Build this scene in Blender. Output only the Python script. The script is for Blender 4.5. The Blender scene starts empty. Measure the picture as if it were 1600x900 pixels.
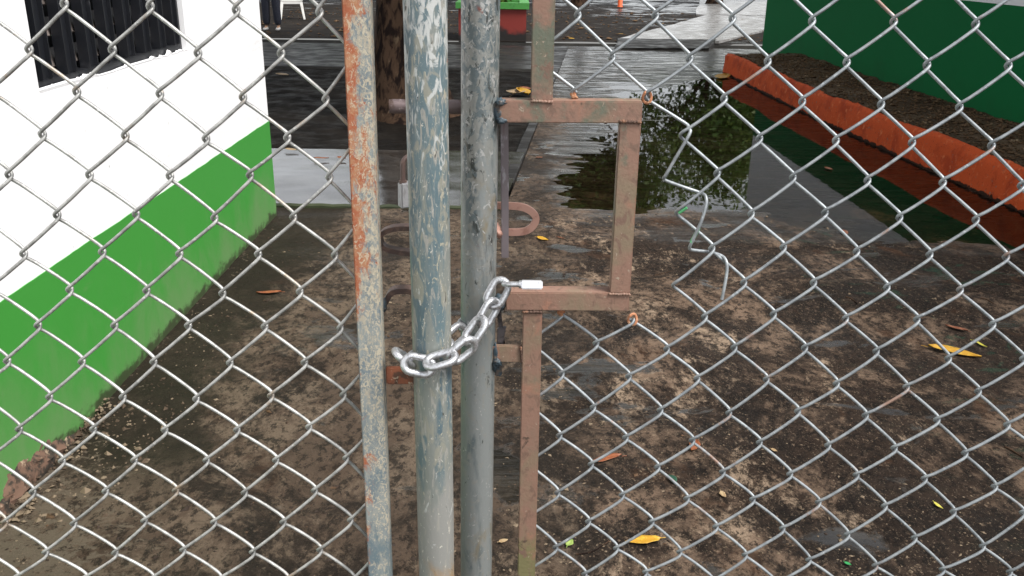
import bpy, bmesh, math, random
import numpy as np
from mathutils import Vector, Matrix
sc = bpy.context.scene
C = sc.collection
rnd = random.Random(7)

# ------------------------------------------------------------------ camera, sky, sun, exposure
F, PITCH, ROLL, H = 1411.29, 0.35572, -0.013488, 1.55       # focal length in photo pixels, angles, eye height
_f = Vector((0, math.cos(PITCH), -math.sin(PITCH)))
_d = Vector((0, -math.sin(PITCH), -math.cos(PITCH)))
_r = Vector((1, 0, 0))
AX = math.cos(ROLL)*_r + math.sin(ROLL)*_d
AY = -math.sin(ROLL)*_r + math.cos(ROLL)*_d
cam = bpy.data.objects.new('camera', bpy.data.cameras.new('camera'))
C.objects.link(cam)
cam.matrix_world = Matrix(((AX.x, -AY.x, -_f.x, 0), (AX.y, -AY.y, -_f.y, 0), (AX.z, -AY.z, -_f.z, H), (0, 0, 0, 1)))
cam.data.sensor_width = 36
cam.data.lens = F*36/1600
cam.data.clip_start = 0.05
cam.data.clip_end = 900
sc.camera = cam

SUN_EL, SUN_AZ = math.radians(54), math.radians(122)        # azimuth clockwise from +Y: behind the camera, to the right
world = bpy.data.worlds.new('World')
sc.world = world
world.use_nodes = True
nt = world.node_tree
bg = nt.nodes['Background']
sky = nt.nodes.new('ShaderNodeTexSky')
sky.sky_type = 'NISHITA'
sky.sun_disc = False
sky.sun_elevation = SUN_EL
sky.sun_rotation = SUN_AZ
sky.air_density = 1.0
sky.dust_density = 1.0
hs = nt.nodes.new('ShaderNodeHueSaturation')                # thin white overcast: same brightness, little blue
hs.inputs['Saturation'].default_value = 0.18
nt.links.new(sky.outputs[0], hs.inputs['Color'])
nt.links.new(hs.outputs[0], bg.inputs[0])
bg.inputs[1].default_value = 0.115
sun = bpy.data.objects.new('sun', bpy.data.lights.new('sun', 'SUN'))
C.objects.link(sun)
sun.data.energy = 2.3
sun.data.angle = math.radians(22)
sun.data.color = (1, 0.965, 0.92)
_sd = Vector((math.sin(SUN_AZ)*math.cos(SUN_EL), math.cos(SUN_AZ)*math.cos(SUN_EL), math.sin(SUN_EL)))
sun.rotation_euler = _sd.to_track_quat('Z', 'Y').to_euler()
sc.view_settings.view_transform = 'Standard'
sc.view_settings.look = 'None'
sc.view_settings.gamma = 1
sc.view_settings.exposure = 1.28
sc.cycles.max_bounces = 8
sc.cycles.transparent_max_bounces = 12

# ------------------------------------------------------------------ measuring: from a sight line to the real plane it meets
def ray(px, py):
    return AX*((px-800)/F) + AY*((py-450)/F) + _f
def on_z(px, py, z=0.0):
    d = ray(px, py); return Vector((0, 0, H)) + d*((z-H)/d.z)
def on_y(px, py, y):
    d = ray(px, py); return Vector((0, 0, H)) + d*(y/d.y)
LEAF = {'L': (0.904, 0.00853), 'R': (0.98912, -0.05169)}    # distance and turn of the two gate leaves
def leaf_uv(l, u, z, off=0.0):                              # off > 0 is the far side of the leaf
    D, s = LEAF[l]
    return Vector((u*math.cos(s)-off*math.sin(s), D+u*math.sin(s)+off*math.cos(s), z))
def on_leaf(l, px, py, off=0.0):
    D, s = LEAF[l]
    n = Vector((-math.sin(s), math.cos(s), 0))
    d = ray(px, py)
    return Vector((0, 0, H)) + d*((D*math.cos(s)+off)/d.dot(n))

# ------------------------------------------------------------------ noise for shapes
def _h(ix, iy, seed):
    n = (ix.astype(np.int64)*374761393 + iy.astype(np.int64)*668265263 + seed*982451653) & 0x7fffffff
    n = ((n ^ (n >> 13))*1274126177) & 0x7fffffff
    return ((n ^ (n >> 16)) & 0xffff)/65535.0
def vnoise(x, y, seed=0):
    x = np.asarray(x, float); y = np.asarray(y, float)
    ix = np.floor(x); iy = np.floor(y); fx = x-ix; fy = y-iy
    fx = fx*fx*(3-2*fx); fy = fy*fy*(3-2*fy)
    a = _h(ix, iy, seed); b = _h(ix+1, iy, seed); c = _h(ix, iy+1, seed); d = _h(ix+1, iy+1, seed)
    return (a*(1-fx)+b*fx)*(1-fy) + (c*(1-fx)+d*fx)*fy - 0.5
def fbm(x, y, seed=0, oct=4):
    s = 0; a = 1.0; x = np.asarray(x, float); y = np.asarray(y, float)
    for k in range(oct):
        s = s + a*vnoise(x*2**k, y*2**k, seed+k); a *= 0.5
    return s

# ------------------------------------------------------------------ mesh helpers
class MB:
    def __init__(s): s.v = []; s.f = []
    def add(s, vs, fs):
        o = len(s.v); s.v += [tuple(v) for v in vs]; s.f += [tuple(i+o for i in f) for f in fs]
    def box(s, a, b):
        (x0, y0, z0), (x1, y1, z1) = a, b
        s.add([(x0, y0, z0), (x1, y0, z0), (x1, y1, z0), (x0, y1, z0), (x0, y0, z1), (x1, y0, z1), (x1, y1, z1), (x0, y1, z1)],
              [(3, 2, 1, 0), (4, 5, 6, 7), (0, 1, 5, 4), (1, 2, 6, 5), (2, 3, 7, 6), (3, 0, 4, 7)])
    def sweep(s, pts, prof, up=None, closed=False, caps=True, scale=None):
        """prof: outline in (side, normal); carried along pts"""
        pts = [Vector(p) for p in pts]; n = len(pts); m = len(prof)
        T = []
        for i in range(n):
            if closed: t = pts[(i+1) % n]-pts[i-1]
            else: t = pts[min(i+1, n-1)]-pts[max(i-1, 0)]
            T.append(t.normalized())
        nrm = None; vs = []
        for i in range(n):
            t = T[i]
            if up is not None:
                k = Vector(up)
            elif nrm is None:
                k = Vector((0, 1, 0)) if abs(t.y) < 0.9 else Vector((1, 0, 0))
            else:
                k = nrm
            k = (k - t*k.dot(t)).normalized(); nrm = k
            sd = t.cross(k)
            q = 1 if scale is None else scale[i]
            for (a, b) in prof: vs.append(pts[i] + sd*(a*q) + k*(b*q))
        fs = []
        for i in range(n if closed else n-1):
            for j in range(m):
                a = i*m+j; b = i*m+(j+1) % m; c = ((i+1) % n)*m+(j+1) % m; d = ((i+1) % n)*m+j
                fs.append((a, b, c, d))
        if caps and not closed:
            fs.append(tuple(reversed(range(m)))); fs.append(tuple((n-1)*m+j for j in range(m)))
        s.add(vs, fs)
    def tube(s, pts, r, n=8, closed=False, scale=None):
        s.sweep(pts, [(r*math.cos(2*math.pi*k/n), r*math.sin(2*math.pi*k/n)) for k in range(n)], closed=closed, scale=scale)
    def build(s, name, m, parent=None, smooth=True, bevel=0, shade=40):
        me = bpy.data.meshes.new(name)
        me.from_pydata(s.v, [], s.f); me.update()
        bm = bmesh.new(); bm.from_mesh(me)
        bmesh.ops.recalc_face_normals(bm, faces=bm.faces)
        if bevel:
            es = [e for e in bm.edges if len(e.link_faces) == 2 and e.calc_face_angle(0) > 0.6]
            bmesh.ops.bevel(bm, geom=es, offset=bevel, segments=2, affect='EDGES', clamp_overlap=True)
        bm.to_mesh(me); bm.free()
        if smooth:
            me.shade_smooth()
            me.set_sharp_from_angle(angle=math.radians(shade))
        return link(name, me, m, parent)
def link(name, me, m, parent=None):
    o = bpy.data.objects.new(name, me); C.objects.link(o)
    for x in (m if isinstance(m, (list, tuple)) else [m]):
        if x is not None: me.materials.append(x)
    if parent is not None: o.parent = parent; o.matrix_parent_inverse = parent.matrix_world.inverted()
    return o
def thing(name, label, cat, loc=(0, 0, 0), group=None):
    o = bpy.data.objects.new(name, None); C.objects.link(o); o.location = loc; o.empty_display_size = 0.1
    o.matrix_world = Matrix.Translation(loc)
    return tag(o, label, cat, group)
def tag(o, label=None, cat=None, group=None, kind=None):
    if label: o['label'] = label
    if cat: o['category'] = cat
    if group: o['group'] = group
    if kind: o['kind'] = kind
    return o
def smooth_path(pts, k=6):
    pts = [Vector(p) for p in pts]; out = []
    for i in range(len(pts)-1):
        p0 = pts[max(i-1, 0)]; p1 = pts[i]; p2 = pts[i+1]; p3 = pts[min(i+2, len(pts)-1)]
        for j in range(k):
            t = j/k
            out.append(0.5*((2*p1)+(p2-p0)*t+(2*p0-5*p1+4*p2-p3)*t*t+(3*p1-p0-3*p2+p3)*t**3))
    out.append(pts[-1]); return out
def grid_mesh(xs, ys, zf, edge=None):
    """sheet of quads; xs in 0..1 when edge(Y)->(x0,x1) is given"""
    nx, ny = len(xs), len(ys)
    Y = np.repeat(ys, nx); X = np.tile(xs, ny)
    if edge is not None:
        x0, x1 = edge(Y); X = x0+(x1-x0)*X
    Z = zf(X, Y)
    v = np.c_[X, Y, Z]
    i = np.arange((nx-1)*(ny-1)); r = i//(nx-1); c = i % (nx-1); a = r*nx+c
    f = np.c_[a, a+1, a+1+nx, a+nx]
    me = bpy.data.meshes.new('sheet')
    me.vertices.add(len(v)); me.vertices.foreach_set('co', v.astype(np.float32).ravel())
    me.loops.add(f.size); me.loops.foreach_set('vertex_index', f.astype(np.int32).ravel())
    me.polygons.add(len(f)); me.polygons.foreach_set('loop_start', np.arange(0, f.size, 4, dtype=np.int32))
    me.update(calc_edges=True); me.validate()
    me.shade_smooth()
    return me

# ------------------------------------------------------------------ materials
class N:
    def __init__(s, name):
        s.m = bpy.data.materials.new(name); s.m.use_nodes = True; s.t = s.m.node_tree
        s.b = s.t.nodes['Principled BSDF']
        s.pos = s.t.nodes.new('ShaderNodeNewGeometry').outputs['Position']
        s.sep = None
    def link(s, a, b): s.t.links.new(a, b)
    def setv(s, i, v):
        if isinstance(v, bpy.types.NodeSocket): s.link(v, i)
        elif isinstance(v, (tuple, list)) and len(v) == 3 and i.type == 'RGBA': i.default_value = (*v, 1)
        else: i.default_value = v
    def xyz(s, k):
        if s.sep is None:
            s.sep = s.t.nodes.new('ShaderNodeSeparateXYZ'); s.link(s.pos, s.sep.inputs[0])
        return s.sep.outputs['XYZ'.index(k)]
    def math(s, op, a, b=0.0, clamp=False):
        n = s.t.nodes.new('ShaderNodeMath'); n.operation = op; n.use_clamp = clamp
        s.setv(n.inputs[0], a); s.setv(n.inputs[1], b); return n.outputs[0]
    def noise(s, scale=(1, 1, 1), detail=4, rough=0.55, dist=0.0, off=0.0, typ=None):
        m = s.t.nodes.new('ShaderNodeMapping'); s.link(s.pos, m.inputs[0])
        if not isinstance(scale, (tuple, list)): scale = (scale,)*3
        m.inputs['Scale'].default_value = scale; m.inputs['Location'].default_value = (off, off*1.7, off*0.6)
        n = s.t.nodes.new('ShaderNodeTexNoise'); s.link(m.outputs[0], n.inputs['Vector'])
        if typ: n.noise_type = typ
        n.inputs['Scale'].default_value = 1; n.inputs['Detail'].default_value = detail
        n.inputs['Roughness'].default_value = rough; n.inputs['Distortion'].default_value = dist
        return n.outputs[0]
    def voro(s, scale, feature='F1', rand=1.0):
        m = s.t.nodes.new('ShaderNodeMapping'); s.link(s.pos, m.inputs[0])
        m.inputs['Scale'].default_value = scale if isinstance(scale, (tuple, list)) else (scale,)*3
        n = s.t.nodes.new('ShaderNodeTexVoronoi'); s.link(m.outputs[0], n.inputs['Vector']); n.feature = feature
        n.inputs['Scale'].default_value = 1; n.inputs['Randomness'].default_value = rand
        return n.outputs[0]
    def step(s, v, lo, hi, o0=0.0, o1=1.0):
        n = s.t.nodes.new('ShaderNodeMapRange'); n.interpolation_type = 'SMOOTHSTEP'
        s.setv(n.inputs['Value'], v)
        for k, q in zip(('From Min', 'From Max', 'To Min', 'To Max'), (lo, hi, o0, o1)): n.inputs[k].default_value = q
        return n.outputs[0]
    def lin(s, v, lo, hi, o0=0.0, o1=1.0):
        n = s.t.nodes.new('ShaderNodeMapRange'); s.setv(n.inputs['Value'], v)
        for k, q in zip(('From Min', 'From Max', 'To Min', 'To Max'), (lo, hi, o0, o1)): n.inputs[k].default_value = q
        return n.outputs[0]
    def mix(s, f, a, b):
        n = s.t.nodes.new('ShaderNodeMix'); n.data_type = 'RGBA'
        s.setv(n.inputs[0], f); s.setv(n.inputs[6], a); s.setv(n.inputs[7], b); return n.outputs[2]
    def bump(s, h, strength=0.3, dist=0.002):
        n = s.t.nodes.new('ShaderNodeBump'); n.inputs['Distance'].default_value = dist; s.setv(n.inputs['Strength'], strength)
        s.link(h, n.inputs['Height'])
        if s.b.inputs['Normal'].is_linked: s.link(s.b.inputs['Normal'].links[0].from_socket, n.inputs['Normal'])
        s.link(n.outputs[0], s.b.inputs['Normal'])
    def done(s, color, rough=0.6, metal=0.0, spec=0.5):
        s.setv(s.b.inputs['Base Color'], color); s.setv(s.b.inputs['Roughness'], rough); s.setv(s.b.inputs['Metallic'], metal)
        s.setv(s.b.inputs['Specular IOR Level'], spec)
        return s.m
def layered(name, base, layers, rough=0.55, metal=0.0, bump=(400, 0.15), spec=0.5):
    """base colour, then layers (colour, noise scale, lo, hi, z-gradient or None, distortion, detail)"""
    n = N(name); col = base
    for k, (c, scl, lo, hi, g, dist, det) in enumerate(layers):
        v = n.noise(scl, det, 0.6, dist, off=3.1*k+1)
        if g: v = n.math('ADD', v, n.lin(n.xyz('Z'), *g))
        col = n.mix(n.step(v, lo, hi), col, c)
    if bump: n.bump(n.noise(bump[0], 4, 0.6), bump[1], 0.001)
    return n.done(col, rough, metal, spec)

# ================================================================== MATERIALS
def m_concrete(name):
    n = N(name)
    side = n.lin(n.xyz('X'), -1.1, 1.5, .075, -.05)                   # drier and paler to the left of the gate
    col = n.mix(n.step(n.math('ADD', n.noise((1.9, 1.5, 1), 10, .76, .5, 2), side), .44, .57), (.025, .0160, .0112), (.172, .117, .081))
    col = n.mix(n.step(n.math('ADD', n.noise((4.4, 2.6, 1), 10, .80, .4, 5), side), .53, .61, 0, .9), col, (.32, .235, .165))
    col = n.mix(n.step(n.noise((2.2, 1.7, 1), 9, .76, .6, 9), .49, .60, 0, .9), col, (.0110, .0078, .0060))
    col = n.mix(n.step(n.noise((30, 20, 1), 9, .8, .2, 12), .49, .57, 0, .85), col, (.0062, .0043, .0033))
    col = n.mix(n.step(n.noise((48, 34, 1), 8, .78, .3, 15), .57, .65, 0, .8), col, (.20, .142, .097))
    col = n.mix(n.step(n.noise((150, 110, 1), 5, .75, 0, 16), .59, .67, 0, .75), col, (.24, .185, .13))
    col = n.mix(n.step(n.noise((3.1, 2.2, 1), 5, .65, .3, 21), .58, .70, 0, .5), col, (.075, .034, .016))
    # black-green algae along the foot of the left wall
    e = n.math('ADD', n.lin(n.xyz('X'), -1.47, -.62, .62, -.46), n.math('MULTIPLY', n.math('SUBTRACT', n.noise((1.7, 1.2, 1), 9, .72, .4, 31), .5), 1.5))
    e = n.math('MULTIPLY', n.step(e, -.02, .26), n.step(n.xyz('Y'), 2.15, 2.65, .10, 1))
    col = n.mix(n.math('MULTIPLY', e, .90), col, n.mix(n.noise((30, 30, 1), 8, .75, .2, 33), (.0045, .0043, .0020), (.030, .026, .0125)))
    near = n.math('ADD', n.lin(n.xyz('X'), -1.45, -.78, .18, -.09), n.lin(n.xyz('Y'), 2.0, 2.8, .08, -.14))
    col = n.mix(n.step(n.math("ADD", n.noise((26, 30, 1), 8, .76, .3, 44), near), .61, .67, 0, .9), col, (.27, .215, .155))
    tl = n.math('MULTIPLY', n.step(n.noise((4.2, 5.5, 1), 7, .7, .5, 61), .57, .62, 0, .55), n.step(n.xyz('X'), 1.2, 2.2))
    col = n.mix(tl, col, (.010, .050, .030))
    r = n.math('ADD', n.step(n.noise((1.3, 1.9, 1), 7, .68, .3, 17), .38, .60, .48, .85), n.math('MULTIPLY', n.noise((40, 70, 1), 4, .6), .18))
    # soaked further in: darker, sleeker, brushed into ridges
    wb = n.math('ADD', n.lin(n.xyz('Y'), 4.6, 6.6, 0, 1), n.math('MULTIPLY', n.math('SUBTRACT', n.noise((1.1, 1.6, 1), 8, .70, .4, 81), .5), 1.9))
    W = n.step(wb, .22, .80)
    dry = n.step(n.math('ADD', n.math('SUBTRACT', n.xyz('X'), n.lin(n.xyz('Y'), 5.6, 13, .12, .52)), n.math('MULTIPLY', n.math('SUBTRACT', n.noise((3, 3, 1), 7, .68, .3, 71), .5), 1.1)), .0, .30, 1, 0)
    dry = n.math('MULTIPLY', dry, n.step(n.xyz('Y'), 9.0, 12, 1, .1))
    W2 = n.math('MULTIPLY', W, n.math('SUBTRACT', 1.0, n.math('MULTIPLY', dry, .85)))
    pud = n.step(n.noise((2.0, 3.1, 1), 6, .62, .5, 101), .585, .635)
    pud = n.math('MULTIPLY', pud, n.step(n.xyz('X'), -1.1, -.6))
    W2 = n.math('MAXIMUM', W2, pud)
    wetc = n.mix(n.step(n.noise((2.5, 8, 1), 9, .74, .4, 83), .42, .62), (.0085, .0072, .0058), (.030, .026, .021))
    col = n.mix(n.math('MULTIPLY', dry, .6), col, (.018, .0135, .010))
    col = n.mix(n.math('MULTIPLY', W2, .88), col, wetc)
    rw = n.math('MULTIPLY', n.step(n.noise((1.5, 13, 1), 6, .68, .4, 85), .45, .56, .04, .42), n.lin(pud, 0, 1, 1, .3))
    mixr = n.t.nodes.new('ShaderNodeMix'); n.setv(mixr.inputs[0], W2); n.setv(mixr.inputs[2], r); n.setv(mixr.inputs[3], rw)
    n.bump(n.noise((140, 7, 1), 4, .65, .3, 3), n.lin(W2, 0, 1, .30, .0), .003)
    n.bump(n.noise((3, 42, 1), 5, .6, .3, 75), n.lin(W2, 0, 1, .0, .22), .010)
    n.bump(n.noise((34, 40, 20), 8, .74, .3, 91), n.lin(W2, 0, 1, .8, .06), .012)
    n.bump(n.noise((85, 95, 20), 8, .78), n.lin(W2, 0, 1, 1.0, .12), .007)
    return n.done(col, mixr.outputs[0], 0, n.lin(W2, 0, 1, .15, .55))
M = {}
M['concrete'] = M['path'] = m_concrete('wet stained concrete')
def m_plain_concrete(name, a, b, dark, r0, r1, stretch=(3, 3.6, 3)):
    n = N(name)
    col = n.mix(n.step(n.noise(stretch, 8, .68, .3), .38, .66), a, b)
    col = n.mix(n.step(n.noise((7, 9, 7), 8, .72, .2, 7), .55, .7), col, dark)
    n.bump(n.noise((60, 60, 60), 6, .7), .4, .003)
    return n.done(col, n.step(n.noise((3, 5, 3), 5, .6, 0, 8), .35, .65, r0, r1), 0, .5)
M['grey_concrete'] = m_plain_concrete('grey step concrete', (.024, .0215, .0195), (.050, .047, .044), (.012, .011, .010), .05, .17)
M['grey_concrete'].node_tree.nodes['Bump'].inputs['Strength'].default_value = .10
M['strip'] = m_plain_concrete('dark strip concrete', (.012, .0108, .010), (.028, .026, .025), (.006, .0055, .005), .3, .6)
M['pale_path'] = m_plain_concrete('pale path concrete', (.17, .165, .16), (.27, .265, .26), (.07, .065, .06), .2, .45)
M['strip'].node_tree.nodes['Principled BSDF'].inputs['Specular IOR Level'].default_value = .12
M['moss'] = m_plain_concrete('mossy joint', (.015, .022, .008), (.03, .038, .014), (.01, .012, .006), .6, .9)
M['channel'] = m_plain_concrete('channel', (.03, .028, .025), (.05, .046, .04), (.015, .014, .012), .4, .7)
def m_soil(name, a, b, chips, r0=.5, r1=.9, cs=60, wet=False):
    n = N(name)
    col = n.mix(n.step(n.noise(2.5, 8, .65, .2), .4, .6), a, b)
    col = n.mix(n.step(n.noise(cs, 7, .7, .2, 6), .60, .70), col, chips)
    n.bump(n.noise(45, 8, .75), .9, .012 if not wet else .004)
    if wet:
        w = n.step(n.math('ADD', n.noise((.9, 1.5, 1), 9, .74, .5, 11), n.math('ADD', n.lin(n.xyz('X'), .5, 4, -.03, .06), n.lin(n.xyz('Y'), 19, 30, -.08, .04))), .54, .62, 0, .9)
        return n.done(n.mix(w, col, (.012, .012, .012)), n.lin(w, 0, 1, .85, .14), 0, n.lin(w, 0, 1, .10, .42))
    r = n.step(n.noise((.35, 1.1, 1), 6, .62, .4, 11), .44, .58, .06, .7) if wet else n.step(n.noise(4, 5, .6), .35, .65, r0, r1)
    return n.done(col, r, 0, .5 if wet else .05)
M['soil'] = m_soil('dark damp soil', (.006, .005, .0042), (.012, .0098, .008), (.035, .028, .02))
M['bed_soil'] = m_soil('dry planter soil', (.058, .038, .024), (.115, .080, .052), (.24, .18, .12))
M['yard'] = m_soil('wet dark yard', (.009, .007, .006), (.020, .016, .013), (.055, .04, .028), wet=True, cs=14)

def m_water():
    m = bpy.data.materials.new('puddle water'); m.use_nodes = True; t = m.node_tree
    for x in list(t.nodes): t.nodes.remove(x)
    o = t.nodes.new('ShaderNodeOutputMaterial'); mx = t.nodes.new('ShaderNodeMixShader')
    tr = t.nodes.new('ShaderNodeBsdfTransparent'); tr.inputs[0].default_value = (.62, .57, .48, 1)
    gl = t.nodes.new('ShaderNodeBsdfGlossy'); gl.inputs['Roughness'].default_value = .015
    fr = t.nodes.new('ShaderNodeFresnel'); fr.inputs[0].default_value = 1.33
    nz = t.nodes.new('ShaderNodeTexNoise'); nz.inputs['Scale'].default_value = 7; nz.inputs['Detail'].default_value = 2
    g = t.nodes.new('ShaderNodeNewGeometry'); t.links.new(g.outputs['Position'], nz.inputs['Vector'])
    bp = t.nodes.new('ShaderNodeBump'); bp.inputs['Strength'].default_value = .05; bp.inputs['Distance'].default_value = .003
    t.links.new(nz.outputs[0], bp.inputs['Height'])
    for s in (gl, fr): t.links.new(bp.outputs[0], s.inputs['Normal'])
    t.links.new(fr.outputs[0], mx.inputs[0]); t.links.new(tr.outputs[0], mx.inputs[1]); t.links.new(gl.outputs[0], mx.inputs[2])
    t.links.new(mx.outputs[0], o.inputs[0]); return m
M['water'] = m_water()

def m_wall(name, col, dirt, zr, amt=.6, spec=.4):
    n = N(name)
    c = n.mix(n.step(n.noise(1.3, 5, .6), .35, .7, 0, .25), col, tuple(x*.86 for x in col))
    d = n.math('ADD', n.lin(n.xyz('Z'), zr[0], zr[1], .42, -.12), n.noise((3, 3, 2), 8, .68, .3, 4))
    c = n.mix(n.step(d, .52, .95, 0, amt), c, dirt)
    d2 = n.math('ADD', n.lin(n.xyz('Z'), 0.0, .13, .40, -.2), n.noise((9, 9, 12), 7, .7, 0, 9))
    c = n.mix(n.step(d2, .60, .80, 0, .85), c, (.03, .027, .017))
    c = n.mix(n.step(n.noise(26, 5, .7, 0, 14), .66, .72, 0, .6), c, tuple(x*.6 for x in dirt))
    c = n.mix(n.step(n.noise((2, 2, 9), 7, .7, .5, 17), .60, .72, 0, .30), c, dirt)
    n.bump(n.noise(14, 6, .6), .12, .004); n.bump(n.noise(120, 4, .6), .12, .001)
    return n.done(c, .5 if spec > .3 else .75, 0, spec)
M['white_wall'] = m_wall('white painted plaster', (.80, .80, .81), (.50, .49, .47), (-.2, .3), .3)
M['green_paint'] = m_wall('bright green paint', (.042, .250, .036), (.140, .235, .10), (0, .55), .7)
M['dark_green'] = m_wall('deep green paint', (.003, .125, .036), (.012, .075, .025), (.1, .7), .4, .12)
M['white_plaster'] = m_wall('white plaster', (.78, .78, .80), (.6, .6, .6), (1.2, 1.3), .2)  # plain white plaster for the left roof and right upper wall
M['black_metal'] = layered('black painted steel', (.008, .009, .012), [((.03, .03, .034), 18, .62, .75, None, .3, 6)], .42)
M['louvre'] = layered('dusty louvre glass', (.10, .085, .078), [((.20, .17, .155), 9, .5, .7, None, .2, 5)], .35)
M['plaster_rough'] = layered('bare render', (.13, .075, .05), [((.025, .019, .013), 22, .44, .56, None, .3, 7), ((.30, .22, .15), 34, .56, .66, None, .2, 6)], .9, bump=(90, .8))
M['bed_soil'].node_tree.nodes['Principled BSDF'].inputs['Specular IOR Level'].default_value = .06
M['kerb'] = layered('orange painted kerb', (.50, .078, .021), [((.36, .050, .015), 5, .48, .62, None, .3, 7), ((.58, .15, .06), 16, .56, .70, None, .3, 8), ((.20, .12, .085), 34, .63, .68, None, .3, 8), ((.22, .035, .014), 70, .58, .68, None, .3, 7),
                    ((.030, .014, .008), 14, .62, .72, (.0, .05, .36, -.2), .3, 7)], .8, bump=(60, .6), spec=.12)
M['bark'] = layered('dark bark', (.060, .036, .023), [((.010, .006, .005), (15, 15, 5), .44, .60, None, .5, 8), ((.12, .085, .055), (12, 12, 5), .60, .72, None, .3, 7)], .9, bump=(26, 1.0), spec=.1)
M['red_planter'] = layered('red painted concrete', (.21, .022, .015), [((.012, .009, .008), 3, .55, .8, (.0, .42, .5, -.25), .3, 6)], .6)  # dark towards the foot: shadow and dirt both put into the colour
M['green_rim'] = layered('green painted rim', (.06, .26, .05), [((.03, .13, .03), 8, .55, .7, None, .2, 5)], .5)
M['white_plastic'] = layered('white plastic', (.62, .61, .58), [((.4, .38, .35), 6, .5, .8, None, .2, 5)], .4)
M['cloth_navy'] = layered('navy cloth', (.016, .018, .03), [((.03, .034, .05), 30, .5, .7, None, .2, 5)], .9)
M['cloth_grey'] = layered('grey cloth', (.25, .25, .26), [], .9)
M['skin'] = layered('skin', (.32, .18, .11), [], .55)
M['hair'] = layered('hair', (.012, .009, .007), [], .6)
M['shoe'] = layered('pale shoe', (.45, .44, .42), [], .6)
M['orange_post'] = layered('orange paint', (.65, .10, .02), [], .5)

# ---- metals of the gate
# left post: blue-grey paint worn to cream and bare zinc, bare zinc below
M['post_blue'] = layered('worn blue paint on pipe', (.105, .150, .165), [
    ((.078, .118, .140), (26, 26, 7), .50, .60, None, .4, 7),
    ((.185, .20, .185), (60, 60, 10), .47, .60, (.8, 1.35, .16, -.03), .5, 8),
    ((.225, .225, .19), (80, 80, 26), .525, .61, (.85, 1.5, -.03, .01), .7, 9),
    ((.33, .31, .245), (150, 150, 70), .60, .65, (.9, 1.5, -.02, .012), 1.0, 9),
    ((.235, .236, .222), (24, 24, 5), .46, .57, (.86, 1.12, .28, -.20), .4, 8),
    ((.27, .265, .24), (170, 170, 30), .555, .62, None, .6, 7),
    ((.42, .43, .42), (130, 130, 42), .555, .66, (1.32, 1.46, -.06, .085), 1.0, 9),
    ((.48, .46, .40), (260, 260, 120), .63, .67, None, 1.0, 6),
    ((.29, .19, .10), (15, 15, 9), .60, .76, (.86, 1.04, .13, -.05), .5, 8),
    ((.33, .07, .035), (26, 26, 34), .70, .73, (1.15, 1.4, -.03, .01), .4, 7),
    ((.035, .028, .022), (190, 190, 60), .665, .70, None, .5, 6)], .42, .1, (300, .35))
# right post: dull zinc with grey-green paint and dark grime
M['post_zinc'] = layered('weathered zinc pipe', (.235, .252, .248), [
    ((.12, .147, .155), (36, 36, 8), .46, .60, (.9, 1.5, -.05, .04), .4, 8),
    ((.245, .25, .235), (90, 90, 60), .52, .60, (.9, 1.4, -.02, .05), 1.0, 9),
    ((.045, .050, .047), (110, 110, 50), .56, .64, (.95, 1.3, -.09, -.005), .8, 9),
    ((.070, .074, .070), (22, 22, 6), .57, .70, (1.0, 1.3, -.10, -.02), .5, 8),
    ((.22, .19, .135), (20, 20, 10), .59, .72, (1.3, 1.4, .03, -.05), .5, 8),
    ((.38, .38, .37), (160, 160, 110), .585, .64, (1.2, 1.5, -.03, .04), 1.0, 9),
    ((.20, .06, .04), (22, 22, 22), .675, .72, (1.1, 1.4, -.05, .02), .4, 8)], .38, .35, (300, .35))
# left stile: orange rust above, blue paint below, cream crazing all over
def m_stile():
    n = N('rust and cream on steel')
    p, q = on_leaf('L', 555, 0), on_leaf('L', 592.5, 900); k = (p.x-q.x)/(p.z-q.z)
    s = n.math('SUBTRACT', n.xyz('X'), n.math('ADD', n.math('MULTIPLY', n.xyz('Z'), k), q.x-k*q.z))     # across the bar, metres
    lft = n.lin(s, -.013, .010, .14, -.08)
    hi = n.lin(n.xyz('Z'), 1.16, 1.26, -.10, .075)
    col = n.mix(n.step(n.noise((40, 40, 16), 8, .7, .6, 2), .42, .6), (.225, .245, .238), (.135, .168, .185))
    col = n.mix(n.step(n.math('ADD', n.noise((170, 170, 110), 8, .72, .9, 4), n.lin(n.xyz('Z'), .9, 1.2, -.06, .03)), .50, .60, 0, .85), col, (.36, .32, .245))
    o = n.math('ADD', n.math('ADD', n.noise((46, 46, 26), 9, .74, .5, 7), lft), hi)
    col = n.mix(n.step(o, .50, .60, 0, .95), col, n.mix(n.step(n.noise(90, 7, .7, .4, 9), .42, .6), (.31, .088, .036), (.36, .175, .09)))
    o2 = n.math('ADD', n.noise((26, 26, 9), 7, .7, .4, 12), n.math('ADD', lft, n.lin(n.xyz('Z'), .9, 1.1, -.2, -.02)))
    col = n.mix(n.step(o2, .60, .70, 0, .9), col, (.27, .08, .035))
    col = n.mix(n.step(n.math('SUBTRACT', n.noise((230, 230, 160), 8, .75, 1.0, 15), n.math('MULTIPLY', lft, .30)), .515, .58, 0, .85), col, (.46, .40, .30))
    col = n.mix(n.step(n.math('ADD', n.noise((34, 34, 12), 6, .68, .4, 18), n.lin(n.xyz('Z'), .84, 1.10, .10, -.14)), .50, .62, 0, .75), col, (.10, .145, .168))
    n.bump(n.noise(320, 6, .7), .5, .001)
    return n.done(col, .75, 0, .4)
M['stile_rust'] = m_stile()
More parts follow.
